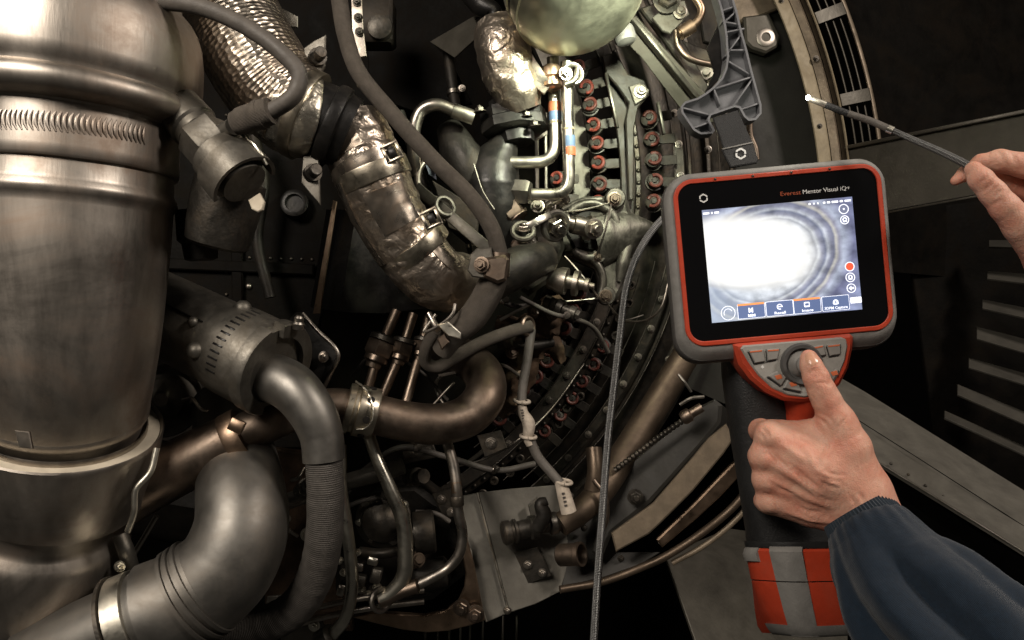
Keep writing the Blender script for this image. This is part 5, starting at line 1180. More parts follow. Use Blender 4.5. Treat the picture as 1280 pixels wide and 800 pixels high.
# prints on the glass
text('Mentor Visual iQ+', 33.5, 79.4, 5.2, 2.5, white, dev, 'title_lettering', width=59, bold=.004)
text('Everest', 5.5, 79.4, 5.2, 2.5, oprint, dev, 'title_lettering', width=25.5, bold=.004)
def hexlogo(c, r, t, w, parent, fn, mm):
    for k0, k1 in ((-.25, 2.62), (2.85, 5.55)):
        m = MB(); rings = []
        n = 9
        for i in range(n+1):
            k = lin(k0, k1, i/n)
            def hp(k, r):
                a = math.floor(k); f = k-a
                p0 = (math.cos(PI/6+a*PI/3)*r, math.sin(PI/6+a*PI/3)*r); p1 = (math.cos(PI/6+(a+1)*PI/3)*r, math.sin(PI/6+(a+1)*PI/3)*r)
                return (lin(p0[0], p1[0], f), lin(p0[1], p1[1], f))
            a, b = hp(k, r-t), hp(k, r)
            rings.append([fn(c[0]+a[0], c[1]+a[1], w), fn(c[0]+a[0], c[1]+a[1], w+.35), fn(c[0]+b[0], c[1]+b[1], w+.35), fn(c[0]+b[0], c[1]+b[1], w)])
        m.loft(rings); build(m, 'logo', mm, parent, smooth=False)
hexlogo((-90.5, 85.3), 6, 2.0, 2.5, dev, DW, white)
# keypad
m = MB(); m.prism([DPX(x, y, 7) for x, y in ((917, 431), (921, 429), (1064, 417), (1068, 421), (1067, 436), (1062, 460), (1052, 480), (1040, 493), (1025, 500), (1004, 503), (980, 501), (957, 490), (938, 474), (924, 455))], .028, .003); build(m, 'orange_collar', orange, dev)
m = MB(); m.prism([DPX(x, y, 9.5) for x, y in ((926, 436), (929, 432), (1052, 421.5), (1058, 424), (1060, 432), (1057, 450), (1050, 467), (1040, 482), (1026, 492), (1006, 497), (985, 494), (965, 485), (948, 469), (936, 453))], .006, .0012); build(m, 'keypad_plate', padg, dev)
m = MB(); q = DPX(1001, 455, 9); m.lathe(q, TOCAM, [(0, S(26, DD)), (.0025, S(26, DD)), (.0045, S(24, DD)), (.004, S(20, DD)), (.001, S(18.5, DD))], 36); build(m, 'joystick_ring', mat('key_rubber', (.075, .073, .07), .5, 0, .1, 200, bump=.05), dev)
m = MB(); m.lathe(q, TOCAM, [(0, S(17, DD)), (.003, S(15, DD)), (.006, S(10, DD)), (.010, S(9, DD)), (.011, S(11.5, DD)), (.013, S(12, DD)), (.0145, S(10, DD))], 28); build(m, 'joystick', grub, dev)
KEY = mat('key_grey', (.24, .23, .212), .55, 0, .1, 200, bump=.1)
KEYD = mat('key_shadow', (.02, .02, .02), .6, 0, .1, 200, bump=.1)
keys = [((936, 438), (954, 436.5), (957, 452), (944, 454)), ((958.5, 436.5), (975, 435.5), (972, 449), (960, 451)), ((1012, 434), (1030, 431), (1033, 444), (1022, 445.5)), ((1034, 431), (1051, 429.5), (1051, 443), (1038, 445)),
        ((960, 470), (972, 464), (984, 471), (977, 482)), ((986, 472), (997, 475), (1003, 490), (980, 485)), ((1035, 468), (1046, 461), (1049, 463), (1042, 476))]
for i, k in enumerate(keys):
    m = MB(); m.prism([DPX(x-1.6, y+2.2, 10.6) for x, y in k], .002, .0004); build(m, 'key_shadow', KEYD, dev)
    m = MB(); m.prism([DPX(x, y, 12.6) for x, y in k], .003, .0007); kb = build(m, 'key', KEY, dev); ROOT[kb.name] = ROOT[dev.name]
    m = MB()
    if i < 4:
        (x0, y0), (x1, y1) = k[0], k[1]
        m.prism([DPX(x, y, 13.1) for x, y in ((x0+1.5, y0+1), (x1-1.5, y1+1), (x1-1.5, y1+2.8), (x0+1.5, y0+2.8))], .0003, .00005)
    else:
        cx, cy = sum(p[0] for p in k)/4, sum(p[1] for p in k)/4
        m.prism([DPX(cx+dx, cy+dy, 13.1) for dx, dy in ((-5, -2), (3, -4), (5, 1), (-2, 3))], .0003, .00005)
    build(m, 'key_mark', keyprint, kb)
m = MB(); m.prism([DPX(x, y, 10) for x, y in ((951, 459), (953.5, 456), (955.5, 459.5), (953, 461))], .0003, .00005); build(m, 'keypad_mark', white, dev)
build(MB().tube([(1003, 492, .635), (1001, 515, .64), (998, 540, .648)], [24, 18, 18], 28), 'neck', orange, dev)
# handle
m = MB(); rings = []
for y, x0, x1 in ((448, 903, 1045), (470, 904, 1030), (500, 908, 1015), (560, 917, 1010), (620, 927, 1020), (665, 934, 1030), (690, 936, 1040)):
    d = .665; c = P((x0+x1)/2, y, d); rx = S((x1-x0)/2, d); ry = .024
    rings.append([c+Vector((rx*math.copysign(abs(math.cos(a))**.7, math.cos(a)), ry*math.copysign(abs(math.sin(a))**.7, math.sin(a)), 0)) for a in [2*PI*j/32 for j in range(32)]])
m.loft(rings); build(m, 'handle', blackp, dev)
# battery base: corner nearest at x ~ 993
def batt(k0, grow=0.0, ys=(682, 688, 724, 728, 768, 786, 792), ins=(18, 7, 0, 0, 2, 6, 14), part=None):
    rings = []
    for y, q in zip(ys, ins):
        s_ = (y-682)/115
        L0 = Vector(P(922+s_*44, y+(0), .625)); Cn = Vector(P(981+s_*24, y+2+s_*3, .592)); R0 = Vector(P(1088, y+1, .612)); B0 = Vector(P(1085, y, .69)); B1 = Vector(P(940, y, .69))
        ctr = (L0+Cn+R0+B0+B1)/5
        poly = [L0, Cn, R0, B0, B1]
        poly = [p+(p-ctr).normalized()*(grow-q*.0004) for p in poly]
        out = []
        for i in range(5):
            a, b, c = poly[i-1], poly[i], poly[(i+1) % 5]
            u = (a-b).normalized(); v = (c-b).normalized(); rad = .015
            for k in range(6):
                t = k/5; p = (b+u*rad)*(1-t)**2+b*2*t*(1-t)+(b+v*rad)*t*t; out.append(p)
        rings.append(out)
    return rings
rg = batt(0)
m = MB(); m.loft(rg[:3]); build(m, 'battery_top', orange, dev)
m = MB(); m.loft(batt(0, 0, (725.5, 728, 762, 782, 791), (1, 0, 2, 7, 18))); build(m, 'battery_case', orange, dev)
m = MB(); m.loft(batt(0, -.0012, (722, 728), (0, 0))); build(m, 'battery_seam', blackp, dev)
m = MB(); m.loft(batt(0, -.0045, (676, 681, 684), (2, 0, 0))); build(m, 'handle_shadow', blackp, dev)  # black plate over the battery top stands in for the handle's shadow
# grey corner strip, proud of the case
def strip(i0, i1, ys, ins, name, grow):
    m = MB(); rgs = batt(0, grow, ys, ins); inn = batt(0, -.002, ys, ins)
    rings = []
    for a, b in zip(rgs, inn): rings.append([a[i] for i in range(i0, i1)]+[b[i] for i in range(i1-1, i0-1, -1)])
    m.loft(rings); return build(m, name, grub, dev)
strip(6, 12, (680.5, 683, 688, 724), (17, 10, 1, 0), 'corner_strip', .0011)
strip(6, 12, (725.5, 728, 762, 782, 792.5), (0, 0, 2, 7, 17), 'corner_strip', .0011)
strip(0, 18, (779, 783, 790, 793), (5, 7, 13, 20), 'base_trim', .0010)
strip(1, 6, (682, 686, 692, 701), (18, 9, 2, 1), 'corner_pad', .0010)
m = MB(); m.prism([P(x, y, .606) for x, y in ((1012, 688), (1075, 690), (1075, 706), (1022, 702), (1016, 696))], .006, .0012); build(m, 'latch', grub, dev)

# ================================================================== hanging hook and its strap
t = thing('hanging_hook', 'grey ribbed plastic hook reaching up from behind the display', 'hook', P(900, 168, .72))
HO = [(914, -40), (916, -5), (922, 15), (927, 37), (934, 62), (940, 87), (946, 109), (952, 131), (952, 142), (945, 150), (936, 151), (930, 146), (924, 135), (918, 134), (889, 144), (887, 150), (894, 163), (891, 167), (876, 168), (867, 163), (852, 141), (851, 133), (856, 127), (872, 122), (882, 116), (892, 108), (902, 97), (907, 85), (909, 70), (908, 62), (907, 45), (905, 31), (901, 12), (896, -5), (888, -40)]
d0 = .715; ctr = None
pts = [P(x, y, d0) for x, y in HO]
def inset_poly(pl, k):
    out = []; n = len(pl)
    ar = sum(pl[i].x*pl[(i+1) % n].z-pl[(i+1) % n].x*pl[i].z for i in range(n)); sg = 1 if ar > 0 else -1
    for i in range(n):
        e1 = (pl[i]-pl[i-1]).normalized(); e2 = (pl[(i+1) % n]-pl[i]).normalized()
        n1 = Vector((-e1.z, 0, e1.x))*sg; n2 = Vector((-e2.z, 0, e2.x))*sg; mm = (n1+n2)
        if mm.length < .1: mm = n1
        mm.normalize(); out.append(pl[i]+mm*(k/max(mm.dot(n1), .5)))
    return out
inn = inset_poly(pts, S(2.6, d0)); w_ = Vector((0, .017, 0))
m = MB(); rings = [[p, p+w_, q+w_, q] for p, q in zip(pts, inn)]; rings.append(rings[0])
m.loft([[r[0]-Vector((0, 0, 0)), r[1], r[2], r[3]] for r in rings], cap=False); build(m, 'rim_wall', hookp, t)
m = MB(); m.prism([p+Vector((0, .010, 0)) for p in inset_poly(pts, S(1.5, d0))], .004, .0003); build(m, 'web_plate', hookp, t)
for x0, y0, x1, y1 in ((902, 13, 920, 7), (903, 26, 925, 30), (906, 40, 931, 35), (905, 28, 922, 12), (907, 70, 928, 41), (908, 74, 937, 92), (892, 111, 942, 95), (893, 111, 901, 131), (917, 133, 941, 98), (853, 134, 887, 143), (866, 160, 888, 152), (928, 136, 951, 128), (908, 62, 934, 62)):
    m = MB(); a, b = P(x0, y0, d0)+Vector((0, .007, 0)), P(x1, y1, d0)+Vector((0, .007, 0)); m.bar(a, b, S(2.0, d0), .012); build(m, 'rib', hookp, t)
m = MB(); m.prism([P(884, 60, .735), P(898, 30, .735), P(908, 64, .735), P(902, 96, .735), P(880, 118, .735), P(893, 90, .735)], .004); build(m, 'rear_liner', black, t)
t = thing('carry_strap', 'black webbing strap with a white hexagonal emblem between hook and display', 'strap', P(920, 205, .70))
m = MB(); m.prism([P(891, 147, .708), P(922, 137, .708), P(928, 150, .702), P(941, 178, .697), P(905, 187, .697), P(899, 168, .70)], .003, .0008); build(m, 'webbing', webbing, t)
m = MB(); m.prism([P(902, 186, .692), P(941, 177, .692), P(948, 199, .688), P(947, 203, .688), P(914, 209, .688), (P(911, 204, .688))], .004, .001); build(m, 'patch', webbing, t)
m = MB(); m.bar(P(903, 186.5, .691), P(941, 178, .691), .0012, .001); build(m, 'stitch_line', grub, t)
hexlogo((926, 192), 7.6, 2.6, 0, t, lambda x, y, w: P(x, y, .6885-w*.0006), white)
build(MB().tube([(937, 150, .75), (938, 170, .75), (944, 186, .75), (946, 200, .75)], 4, 12), 'side_pin', brown, t)

# ================================================================== hanging tube and lit probe
t = thing('insertion_tube', 'long grey braided insertion tube hanging from behind the display', 'cable', P(744, 860, .70))
o = build(MB().tube([(865, 262, .70), (840, 266, .695), (822, 280, .69), (800, 312, .69), (784, 355, .69), (775, 420, .69), (768, 480, .69), (761, 540, .69), (756, 600, .69), (752, 655, .69), (748, 710, .69), (743, 790, .69), (738, 880, .69)], [4, 4.2, 4.4, 4.5, 4.5, 4.6, 4.8, 4.8, 4.9, 4.9, 4.9, 5, 5], 18, 12), 'tube', mat('grey_braid', (.21, .21, .205), .42, .55, .25, 200, bump=.5, bscale=500, uvpat=pat_braid(2100)), t)
t = thing('inspection_probe', 'thin dark probe with a glowing tip pinched in the fingers', 'probe', P(1120, 165, .60))
PR = [(1012, 123, .62), (1034, 132, .617), (1060, 142, .612), (1090, 152, .606), (1113, 162, .60), (1140, 174, .594), (1170, 187, .587), (1205, 204, .577), (1225, 216, .572)]
build(MB().tube(PR[2:5], [4.2, 4.4, 4.4], 16), 'bending_section', rubber, t)
build(MB().tube(PR[4:], [3.6, 3.8, 4.2, 4.8, 5], 16), 'shaft', mat('probe_braid', (.16, .16, .155), .42, .6, .2, 200, bump=.5, uvpat=pat_braid(3000)), t)
build(MB().tube([(1012, 123, .62), (1022, 127, .618), (1036, 132.6, .6165)], [3.6, 3.8, 3.8], 16, 3), 'metal_tip', bright, t)
build(MB().tube([(1032, 131, .617), (1062, 143, .612)], [4.0, 4.3], 16, 3), 'collar', blackp, t)
build(MB().tube([(1109, 160.4, .6008), (1116, 163.4, .5994)], [5, 5], 16, 3), 'joint_ring', bright, t)
build(MB().ball(P(1010, 122, .6195), S(3.0, .62), 14), 'tip_light', emis('tip_glow', (1.0, .97, .86), 30), t)
lt = bpy.data.lights.new('probe_tip_lamp', 'POINT'); lt.energy = .10; lt.color = (1, .95, .82); lt.shadow_soft_size = .003
lo = bpy.data.objects.new('probe_tip_lamp', lt); COL.objects.link(lo); lo.location = P(1003, 119, .615)
# ================================================================== hands: implicit surfaces, meshed with surface nets
def surface_nets(fn, lo, hi, h):
    n = [int((b-a)/h)+2 for a, b in zip(lo, hi)]
    ax = [np.float32(l)+np.arange(k, dtype=np.float32)*np.float32(h) for l, k in zip(lo, n)]
    X, Y, Z = np.meshgrid(*ax, indexing='ij')
    D = fn(X, Y, Z); del X, Y, Z
    s = D < 0
    cnt = np.zeros(tuple(k-1 for k in n), np.int8)
    for i in (0, 1):
        for j in (0, 1):
            for k in (0, 1): cnt += s[i:n[0]-1+i, j:n[1]-1+j, k:n[2]-1+k]
    act = (cnt > 0) & (cnt < 8)
    idx = -np.ones(act.shape, np.int64); cells = np.argwhere(act); idx[act] = np.arange(len(cells))
    acc = np.zeros((len(cells), 3)); num = np.zeros(len(cells))
    corners = [(i, j, k) for i in (0, 1) for j in (0, 1) for k in (0, 1)]
    cv = {c: D[cells[:, 0]+c[0], cells[:, 1]+c[1], cells[:, 2]+c[2]] for c in corners}
    for a in corners:
        for axis in range(3):
            if a[axis]: continue
            b = list(a); b[axis] = 1; b = tuple(b)
            va, vb = cv[a], cv[b]; m = (va < 0) != (vb < 0)
            t = va[m]/(va[m]-vb[m]); p = np.tile(np.array(a, float), (m.sum(), 1)); p[:, axis] += t
            acc[m] += p; num[m] += 1
    V = (cells+acc/num[:, None])*h+np.array(lo)
    F_ = []
    for axis in range(3):
        sl = [slice(1, k-1) for k in n]; sl[axis] = slice(0, n[axis]-1)
        sa = s[tuple(sl)]; sl2 = list(sl); sl2[axis] = slice(1, n[axis]); sb = s[tuple(sl2)]
        e = np.argwhere(sa != sb)
        off = [1, 1, 1]; off[axis] = 0; e = e+np.array(off)
        o1, o2 = [i for i in range(3) if i != axis]
        def sh(d1, d2):
            q = e.copy(); q[:, o1] += d1; q[:, o2] += d2; return idx[q[:, 0], q[:, 1], q[:, 2]]
        F_.append(np.stack([sh(-1, -1), sh(0, -1), sh(0, 0), sh(-1, 0)], 1))
    F_ = np.concatenate(F_); return V, F_[(F_ >= 0).all(1)]
def cone(p, q, ra, rb):
    p, q = np.array(p, np.float32), np.array(q, np.float32); ab = q-p; L2 = float(ab@ab)
    def f(X, Y, Z):
        t = np.clip(((X-p[0])*ab[0]+(Y-p[1])*ab[1]+(Z-p[2])*ab[2])/L2, 0, 1)
        return np.sqrt((X-p[0]-t*ab[0])**2+(Y-p[1]-t*ab[1])**2+(Z-p[2]-t*ab[2])**2)-(ra+(rb-ra)*t)
    return f
def smin(a, b, k):
    h = np.clip(.5+.5*(b-a)/k, 0, 1); return b+(a-b)*h-k*h*(1-h)
def smax(a, b, k): return -smin(-a, -b, k)
def chain(pp, rr):
    """(px, py, d) with radii in px -> list of cones in world"""
    w = [P(*p) for p in pp]; r = [S(a, p[2]) for a, p in zip(rr, pp)]
    return [cone(w[i], w[i+1], r[i], r[i+1]) for i in range(len(w)-1)]
def body_fn(parts, cuts):
    def fn(X, Y, Z):
        D = None
        for prims, k in parts:
            d = None
            for f in prims:
                v = f(X, Y, Z); d = v if d is None else smin(d, v, .0025)
            D = d if D is None else smin(D, d, k)
        for f, k, dep in cuts:
            D = smax(D, -(f(X, Y, Z)), k)
        return D
    return fn
def surf(fn, px, py, d0=.50, d1=.72):
    ds = np.linspace(d0, d1, 900).astype(np.float32)
    v = fn((px-640)/F*ds, ds, CZ-(py-400)/F*ds)
    i = np.argmax(v < 0)
    return float(ds[i]) if v[i] < 0 else None
def lines_on(fn, pl, r, inset, n=5):
    """thin rods following the skin along a photo polyline; inset>0 sinks the rod's middle below the skin"""
    out = []; pts = []
    for (x0, y0), (x1, y1) in zip(pl, pl[1:]):
        for k in range(n): pts.append((lin(x0, x1, k/n), lin(y0, y1, k/n)))
    pts.append(pl[-1])
    w = []
    for x, y in pts:
        d = surf(fn, x, y)
        if d: w.append(P(x, y, d+inset))
    for i, (a, b) in enumerate(zip(w, w[1:])):
        e0 = math.sin(PI*min(1, (i+.3)/len(w))); e1 = math.sin(PI*min(1, (i+1.3)/len(w)))
        out.append(cone(a, b, r*max(.25, e0), r*max(.25, e1)))
    return out
def make_body(parts, cuts, lo, hi, h, name, m, parent, k_between=.004, smooth=2):
    def fn(X, Y, Z):
        D = None
        for prims, k in parts:
            d = None
            for f in prims:
                v = f(X, Y, Z); d = v if d is None else smin(d, v, .0025)
            D = d if D is None else smin(D, d, k)
        for f, k, dep in cuts:
            D = smax(D, -(f(X, Y, Z)), k)
        return D
    V, Fc = surface_nets(fn, lo, hi, h)
    # relax the net a little
    e = np.concatenate([Fc[:, [0, 1]], Fc[:, [1, 2]], Fc[:, [2, 3]], Fc[:, [3, 0]]]); e = np.concatenate([e, e[:, ::-1]])
    for _ in range(smooth):
        sm_ = np.zeros_like(V); c = np.zeros(len(V)); np.add.at(sm_, e[:, 0], V[e[:, 1]]); np.add.at(c, e[:, 0], 1); V = V*.5+.5*sm_/np.maximum(c, 1)[:, None]
    mb = MB(); mb.v = [Vector(p) for p in V]
    me = bpy.data.meshes.new(name); org = ROOT[parent.name]
    me.from_pydata([tuple(p-np.array(org)) for p in V], [], Fc.tolist())
    bm = bmesh.new(); bm.from_mesh(me); bmesh.ops.recalc_face_normals(bm, faces=bm.faces); bm.to_mesh(me); bm.free()
    me.polygons.foreach_set('use_smooth', [True]*len(me.polygons)); me.materials.append(m)
    o = bpy.data.objects.new(name, me); COL.objects.link(o); o.parent = parent; return o
def skin_mat(name, base, red):
    m = bpy.data.materials.new(name); m.use_nodes = True; nt = m.node_tree; N, L = nt.nodes, nt.links; b = N['Principled BSDF']
    g = N.new('ShaderNodeNewGeometry')
    n1 = N.new('ShaderNodeTexNoise'); n1.inputs['Scale'].default_value = 60; n1.inputs['Detail'].default_value = 5; L.new(g.outputs['Position'], n1.inputs['Vector'])
    r = N.new('ShaderNodeValToRGB'); r.color_ramp.elements[0].position = .3; r.color_ramp.elements[1].position = .7; r.color_ramp.elements[0].color = (*base, 1); r.color_ramp.elements[1].color = (*red, 1)
    L.new(n1.outputs['Fac'], r.inputs[0]); L.new(r.outputs[0], b.inputs['Base Color'])
    b.inputs['Roughness'].default_value = .52; b.inputs['Specular IOR Level'].default_value = .4
    b.inputs['Subsurface Weight'].default_value = .25; b.inputs['Subsurface Radius'].default_value = (.9, .35, .2); b.inputs['Subsurface Scale'].default_value = .003
    v = N.new('ShaderNodeTexVoronoi'); v.inputs['Scale'].default_value = 900; L.new(g.outputs['Position'], v.inputs['Vector'])
    mp = N.new('ShaderNodeMapping'); mp.inputs['Rotation'].default_value = (0, .7, 0); mp.inputs['Scale'].default_value = (420, 420, 130); L.new(g.outputs['Position'], mp.inputs['Vector'])
    n2 = N.new('ShaderNodeTexNoise'); n2.inputs['Scale'].default_value = 1; n2.inputs['Detail'].default_value = 4; L.new(mp.outputs[0], n2.inputs['Vector'])
    n3 = N.new('ShaderNodeTexNoise'); n3.inputs['Scale'].default_value = 130; n3.inputs['Detail'].default_value = 3; n3.inputs['Distortion'].default_value = .8; L.new(g.outputs['Position'], n3.inputs['Vector'])
    a = N.new('ShaderNodeMath'); a.operation = 'MULTIPLY_ADD'; a.inputs[1].default_value = .3; L.new(v.outputs['Distance'], a.inputs[0]); L.new(n2.outputs['Fac'], a.inputs[2])
    a2 = N.new('ShaderNodeMath'); a2.operation = 'MULTIPLY_ADD'; a2.inputs[1].default_value = .8; L.new(n3.outputs['Fac'], a2.inputs[0]); L.new(a.outputs[0], a2.inputs[2])
    bp = N.new('ShaderNodeBump'); bp.inputs['Strength'].default_value = .55; bp.inputs['Distance'].default_value = .0012; L.new(a2.outputs[0], bp.inputs['Height']); L.new(bp.outputs[0], b.inputs['Normal'])
    return m
skin = skin_mat('skin', (.565, .235, .16), (.63, .37, .27))
nailm = mat('fingernail', (.56, .30, .20), .33, 0, .08, 80, bump=.05)
pa = thing('person', 'right arm in a navy jacket, thumb on the display joystick and fingers round its handle', 'person', P(1160, 760, .55))
Z = .598
mcp = [(962, 543, .602), (953, 571, .604), (957, 600, .607), (960, 627, .612)]
wr = [(1082, 612, .592), (1078, 625, .590), (1072, 638, .592), (1064, 650, .597)]
parts = []
for (a, b, r0, r1) in zip(wr, mcp, (25, 25, 24, 21), (17, 16, 15.5, 14.5)):
    mid = ((a[0]+b[0])/2, (a[1]+b[1])/2, (a[2]+b[2])/2-.002)
    parts.append((chain([a, mid, b], [r0, (r0+r1)/2+1.5, r1]), .014))
# palm bulk
parts.append((chain([(1070, 628, .60), (1030, 600, .606), (990, 580, .612)], [32, 34, 26]), .010))
parts.append((chain([(1062, 606, .590), (1030, 590, .589), (1000, 577, .594)], [28, 29, 25]), .014))
# first web and thumb base
parts.append((chain([(1078, 600, .590), (1060, 560, .588), (1046, 528, .589)], [24, 27, 22]), .011))
parts.append((chain([(1050, 560, .596), (1012, 547, .602), (980, 543, .605)], [26, 22, 17]), .011))
# fingers: knuckle -> away -> curled behind
for (x, y, d), r in zip(mcp, (14.5, 14.5, 13.5, 12)):
    pip = {543: (951, 538, .628), 571: (950, 570, .630), 600: (954, 599, .632), 627: (955, 626, .632)}[y]
    dip = (pip[0]+14, pip[1]+4, .655); tip = (pip[0]+38, pip[1]+6, .650)
    parts.append((chain([(x, y, d), pip, dip, tip], [r+1, r, r*.9, r*.8]), .0045))
# thumb
parts.append((chain([(1048, 530, .589), (1033, 500, .588), (1027, 488, .588), (1020, 472, .588), (1014, 457, .590), (1011, 447.5, .592)], [21, 17.5, 16.6, 15.6, 13.2, 10.6]), .006))
# knuckle heads and tendons
for (x, y, d) in mcp: parts.append((chain([(x+2, y+2, d-.0085), (x-4, y, d-.004)], [7.5, 8.5]), .006))
for (a, b) in (((966, 548, .5915), (1050, 600, .582)), ((962, 575, .594), (1052, 616, .583)), ((966, 604, .597), (1052, 630, .586)), ((968, 630, .602), (1046, 644, .589))):
    parts.append((chain([a, b], [4.6, 3.2]), .009))
# wrist and hidden forearm
parts.append((chain([(1078, 632, .592), (1105, 668, .584), (1150, 730, .565)], [37, 36, 40]), .012))
cuts = []
def crease(p, q, r, k=.0016): cuts.append((cone(P(*p), P(*q), S(r, p[2]), S(r, q[2])), k, 0))
crease((945, 556, .589), (972, 563, .5805), 1.6, .003); crease((946, 586, .590), (974, 592, .583), 1.6, .003); crease((948, 614, .595), (976, 617, .589), 1.5, .003)
base = body_fn(parts, list(cuts))
# veins and tendons stand a little proud
for pl, r in (([(1046, 548), (1030, 575), (1026, 604)], .0016), ([(1006, 560), (1020, 586), (1044, 606)], .0014), ([(980, 556), (1006, 577)], .0018), ([(974, 604), (1010, 622), (1040, 634)], .0015), ([(968, 582), (1000, 600), (1030, 622)], .0018), ([(985, 640), (1012, 648), (1040, 652)], .0014)):
    fs = lines_on(base, pl, r, .0006); parts.append((fs, .0035))
# creases: thumb joint, knuckles, back of the hand, wrist
WR = [([(1008, 467), (1018, 463.5), (1034, 464)], .0008), ([(1009, 471), (1022, 467.5), (1038, 469)], .0010), ([(1010, 476), (1024, 472), (1040, 474)], .0008), ([(1012, 480), (1026, 478), (1040, 480)], .0006),
      ([(985, 577), (998, 590), (1006, 600), (1020, 612)], .0010), ([(1003, 590), (1012, 602), (1022, 609)], .0009), ([(960, 562), (972, 574), (984, 584)], .0009), ([(1024, 600), (1036, 608), (1050, 611)], .0006),
      ([(1022, 594), (1036, 600), (1052, 602)], .0006), ([(1030, 588), (1046, 594), (1060, 594)], .0005), ([(958, 600), (974, 611), (992, 618)], .0008), ([(996, 632), (1012, 640), (1026, 640)], .0007), ([(1000, 642), (1014, 650), (1030, 652)], .0006),
      ([(1018, 520), (1030, 528), (1038, 540)], .0009), ([(1024, 516), (1036, 522), (1046, 534)], .0006), ([(950, 534), (958, 540), (962, 548)], .0007), ([(946, 539), (953, 545), (956, 551)], .0006), ([(1060, 520), (1052, 530), (1048, 542)], .0005),
      ([(1070, 612), (1078, 622), (1082, 636)], .0006), ([(1062, 618), (1070, 630), (1073, 642)], .0006), ([(992, 548), (1006, 552), (1020, 560)], .0005), ([(1014, 612), (1026, 622), (1040, 627)], .0006)]
base = body_fn(parts, list(cuts))
for pl, r in WR:
    for f in lines_on(base, pl, r*1.5, -.0003): cuts.append((f, .0014, 0))
lo = tuple(min(a, b) for a, b in zip(P(915, 700, .555), P(1160, 425, .68)))
lo = (P(925, 600, .56).x-.004, .540, P(1000, 745, .60).z); hi = (P(1170, 600, .60).x, .680, P(1000, 430, .60).z)
make_body(parts, cuts, lo, hi, .00125, 'hand', skin, pa)
# thumbnail: a thin curved plate lying on the skin
fin = body_fn(parts, list(cuts))
m = MB(); rings = []
for i in range(11):
    t_ = i/10; x = lin(1011.5, 1016.5, t_); y = lin(439.5, 457.5, t_)
    hw = 7.4*(max(.0, 1-abs(2*t_-1)**3.2))**.5+.4
    top, bot = [], []
    for k in range(9):
        e = lin(-1, 1, k/8); xx = x+hw*e*.97; yy = y-hw*e*.2
        d = surf(fin, xx, yy) or .60
        pr = .0005*(1-t_)+.00012; top.append(P(xx, yy, d-pr*(1.1-abs(e)**4))); bot.append(P(xx, yy, d+.0012))
    rings.append(top+bot[::-1])
m.loft(rings); build(m, 'thumbnail', nailm, pa)
# cuff and sleeve
def fabric(name, col):
    m = mat(name, col, .85, 0, .25, 300, bump=.0, spec=.25); nt = m.node_tree; N, L = nt.nodes, nt.links
    tc = N.new('ShaderNodeTexCoord'); g = N.new('ShaderNodeNewGeometry')
    h = pat_braid(4200, 1)(nt, tc.outputs['UV']); n = N.new('ShaderNodeTexNoise'); n.inputs['Scale'].default_value = 45; n.inputs['Detail'].default_value = 6; L.new(g.outputs['Position'], n.inputs['Vector'])
    a = N.new('ShaderNodeMath'); a.operation = 'MULTIPLY_ADD'; a.inputs[1].default_value = .08; L.new(h, a.inputs[0]); L.new(n.outputs['Fac'], a.inputs[2])
    bp = [x for x in N if x.type == 'BUMP'][0]; bp.inputs['Strength'].default_value = .5; bp.inputs['Distance'].default_value = .003; L.new(a.outputs[0], bp.inputs['Height'])
    b = N['Principled BSDF']; b.inputs['Sheen Weight'].default_value = .15; b.inputs['Sheen Roughness'].default_value = .5
    return m
navy = fabric('navy_fabric', (.008, .0165, .029)); knit = fabric('navy_knit', (.018, .027, .038))
CU = [(1069, 638, .5885), (1079, 652, .584), (1091, 668, .579)]
q, rr = dense([P(*p) for p in CU], [S(44, .585), S(47, .582), S(48, .58)], 8)
q = [q[0].lerp(q[1], .02)]+q; rr = [rr[0]*.88]+rr
build(MB().sweep(q, rr, 320, mod=lambda s, a: 1+.017*math.cos(a*64)), 'cuff', knit, pa)
SL = [(1084, 660, .58), (1094, 676, .572), (1112, 708, .56), (1152, 762, .54), (1216, 832, .515), (1290, 930, .485), (1380, 1040, .46)]
q, rr = dense([P(*p) for p in SL], [S(52, .58), S(60, .572), S(74, .56), S(97, .54), S(118, .515), S(140, .485), S(150, .46)], 26)
q = [q[0].lerp(q[1], .3)]+q; rr = [rr[0]*.85]+rr
def folds(s, a):
    a = a+PI; f = 0
    e = min(1, max(0, (s-.006)/.045))
    # two long folds running down the sleeve and a few diagonal ones
    for c, w, amp, tw in ((2.18, .15, -.17, -.9), (1.72, .20, .10, -.8), (2.62, .18, .13, -1.2), (3.02, .14, -.13, -2.2), (3.4, .2, .10, 1.2), (1.25, .12, -.07, 1.6), (.95, .18, .08, 1.4), (4.3, .22, .10, -1.2), (5.1, .16, .08, 1.1), (5.8, .2, .07, 1.7)):
        d = (a-c-tw*(s-.08)+PI) % (2*PI)-PI
        f += amp*math.exp(-(d/w)**2)
    f += .075*noise.noise(Vector((s*24, math.cos(a)*1.7, math.sin(a)*1.7)))+.02*noise.noise(Vector((s*70, math.cos(a)*3.5, math.sin(a)*3.5)))
    g = .025*math.cos(a*23+noise.noise(Vector((s*30, a, 0)))*3)*math.exp(-s/.012)
    return 1-.03+1.0*f*e+g
build(MB().sweep(q, rr, 128, mod=folds), 'sleeve', navy, pa)

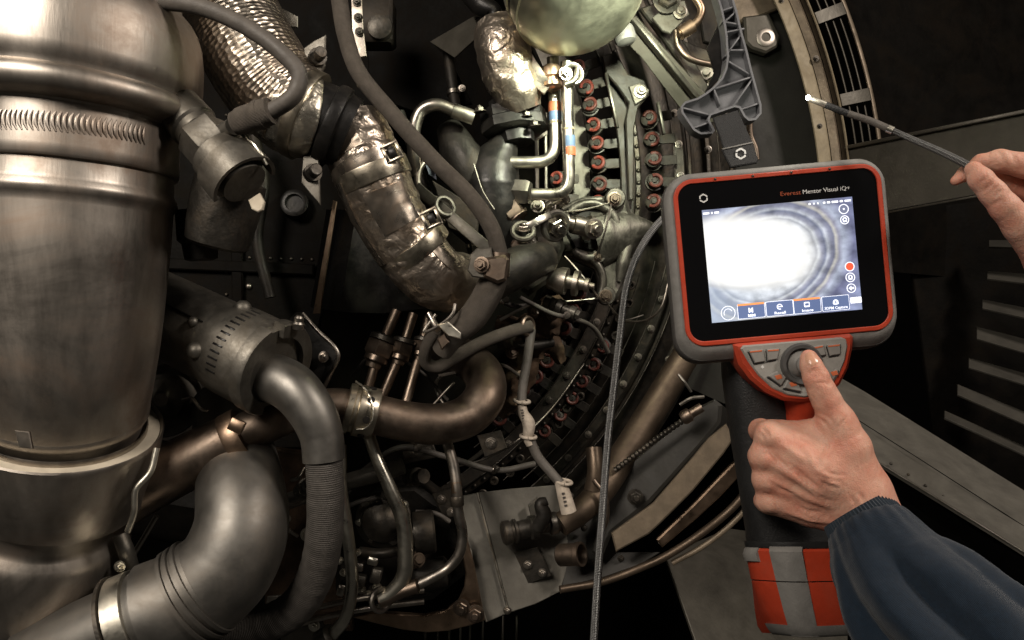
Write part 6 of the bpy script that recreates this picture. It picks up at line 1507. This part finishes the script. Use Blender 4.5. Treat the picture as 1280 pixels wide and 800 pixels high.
# second hand, pinching the probe, from the right edge
pb = thing('person', 'bare hand entering from the right edge, pinching the thin probe between thumb and fingers', 'person', P(1300, 300, .57))
parts = [
 (chain([(1217, 212, .559), (1226, 224, .556), (1241, 241, .554), (1256, 259, .553), (1277, 282, .554), (1312, 322, .560)], [10.5, 14.2, 15.6, 17, 21, 27]), .005),
 (chain([(1214, 209, .583), (1226, 203, .582), (1249, 201, .578), (1282, 207, .575), (1335, 216, .575)], [7, 10, 14, 15.5, 18]), .003),
 (chain([(1194.5, 226, .588), (1207, 217, .588), (1226, 214, .59), (1262, 232, .595), (1330, 250, .59)], [6.3, 9.5, 11, 13, 16]), .003),
 (chain([(1262, 262, .612), (1300, 258, .605), (1340, 275, .595)], [11, 13, 16]), .003),
 (chain([(1276, 292, .618), (1310, 290, .610), (1345, 300, .60)], [10, 12, 15]), .003),
 (chain([(1330, 222, .578), (1390, 262, .58)], [21, 26]), .010), (chain([(1335, 250, .59), (1395, 285, .585)], [21, 26]), .010), (chain([(1340, 290, .60), (1395, 310, .59)], [20, 27]), .010),
 (chain([(1318, 328, .562), (1385, 320, .575)], [27, 34]), .010), (chain([(1385, 292, .583), (1470, 345, .575)], [36, 36]), .012)]
cuts = []
base = body_fn(parts, [])
for pl, r in (([(1228, 240), (1237, 233), (1243, 226)], .0009), ([(1232, 246), (1243, 238), (1250, 230)], .0012), ([(1236, 250), (1246, 243), (1254, 236)], .0009), ([(1240, 257), (1250, 250)], .0006), ([(1225, 229), (1232, 222)], .0005), ([(1246, 188), (1252, 194), (1254, 202)], .0006), ([(1262, 188), (1267, 196), (1268, 204)], .0006), ([(1208, 222), (1211, 216)], .0005)):
    for f in lines_on(base, pl, r*1.5, -.0003): cuts.append((f, .0014, 0))

lo = (P(1160, 200, .60).x, .515, P(1300, 405, .55).z); hi = (P(1490, 200, .57).x, .640, P(1300, 170, .60).z)
make_body(parts, cuts, lo, hi, .00125, 'hand', skin, pb)
SL = [(1420, 315, .58), (1470, 345, .575), (1560, 410, .56), (1700, 520, .54)]
q, rr = dense([P(*p) for p in SL], [S(44, .58), S(56, .575), S(80, .56), S(95, .54)], 14)
build(MB().sweep(q, rr, 64, mod=folds), 'sleeve', navy, pb)

# groups for the remaining repeats
PHR = {'drain_tube': 'drain tubes hanging below the browned pipe', 'cable_run': 'thin cables draped through the engine bay', 'pipe_fitting': 'small pipe fittings in the engine bay', 'small_bracket': 'small dark brackets in the engine bay', 'thin_wire': 'thin wires near the elbow duct', 'thin_pipe': 'thin pipes above the rusty flange'}
for o in SC.objects:
    k = o.name.split('.')[0]
    if k in PHR and o.parent is None and 'category' in o.keys() and 'group' not in o.keys(): o['group'] = PHR[k]
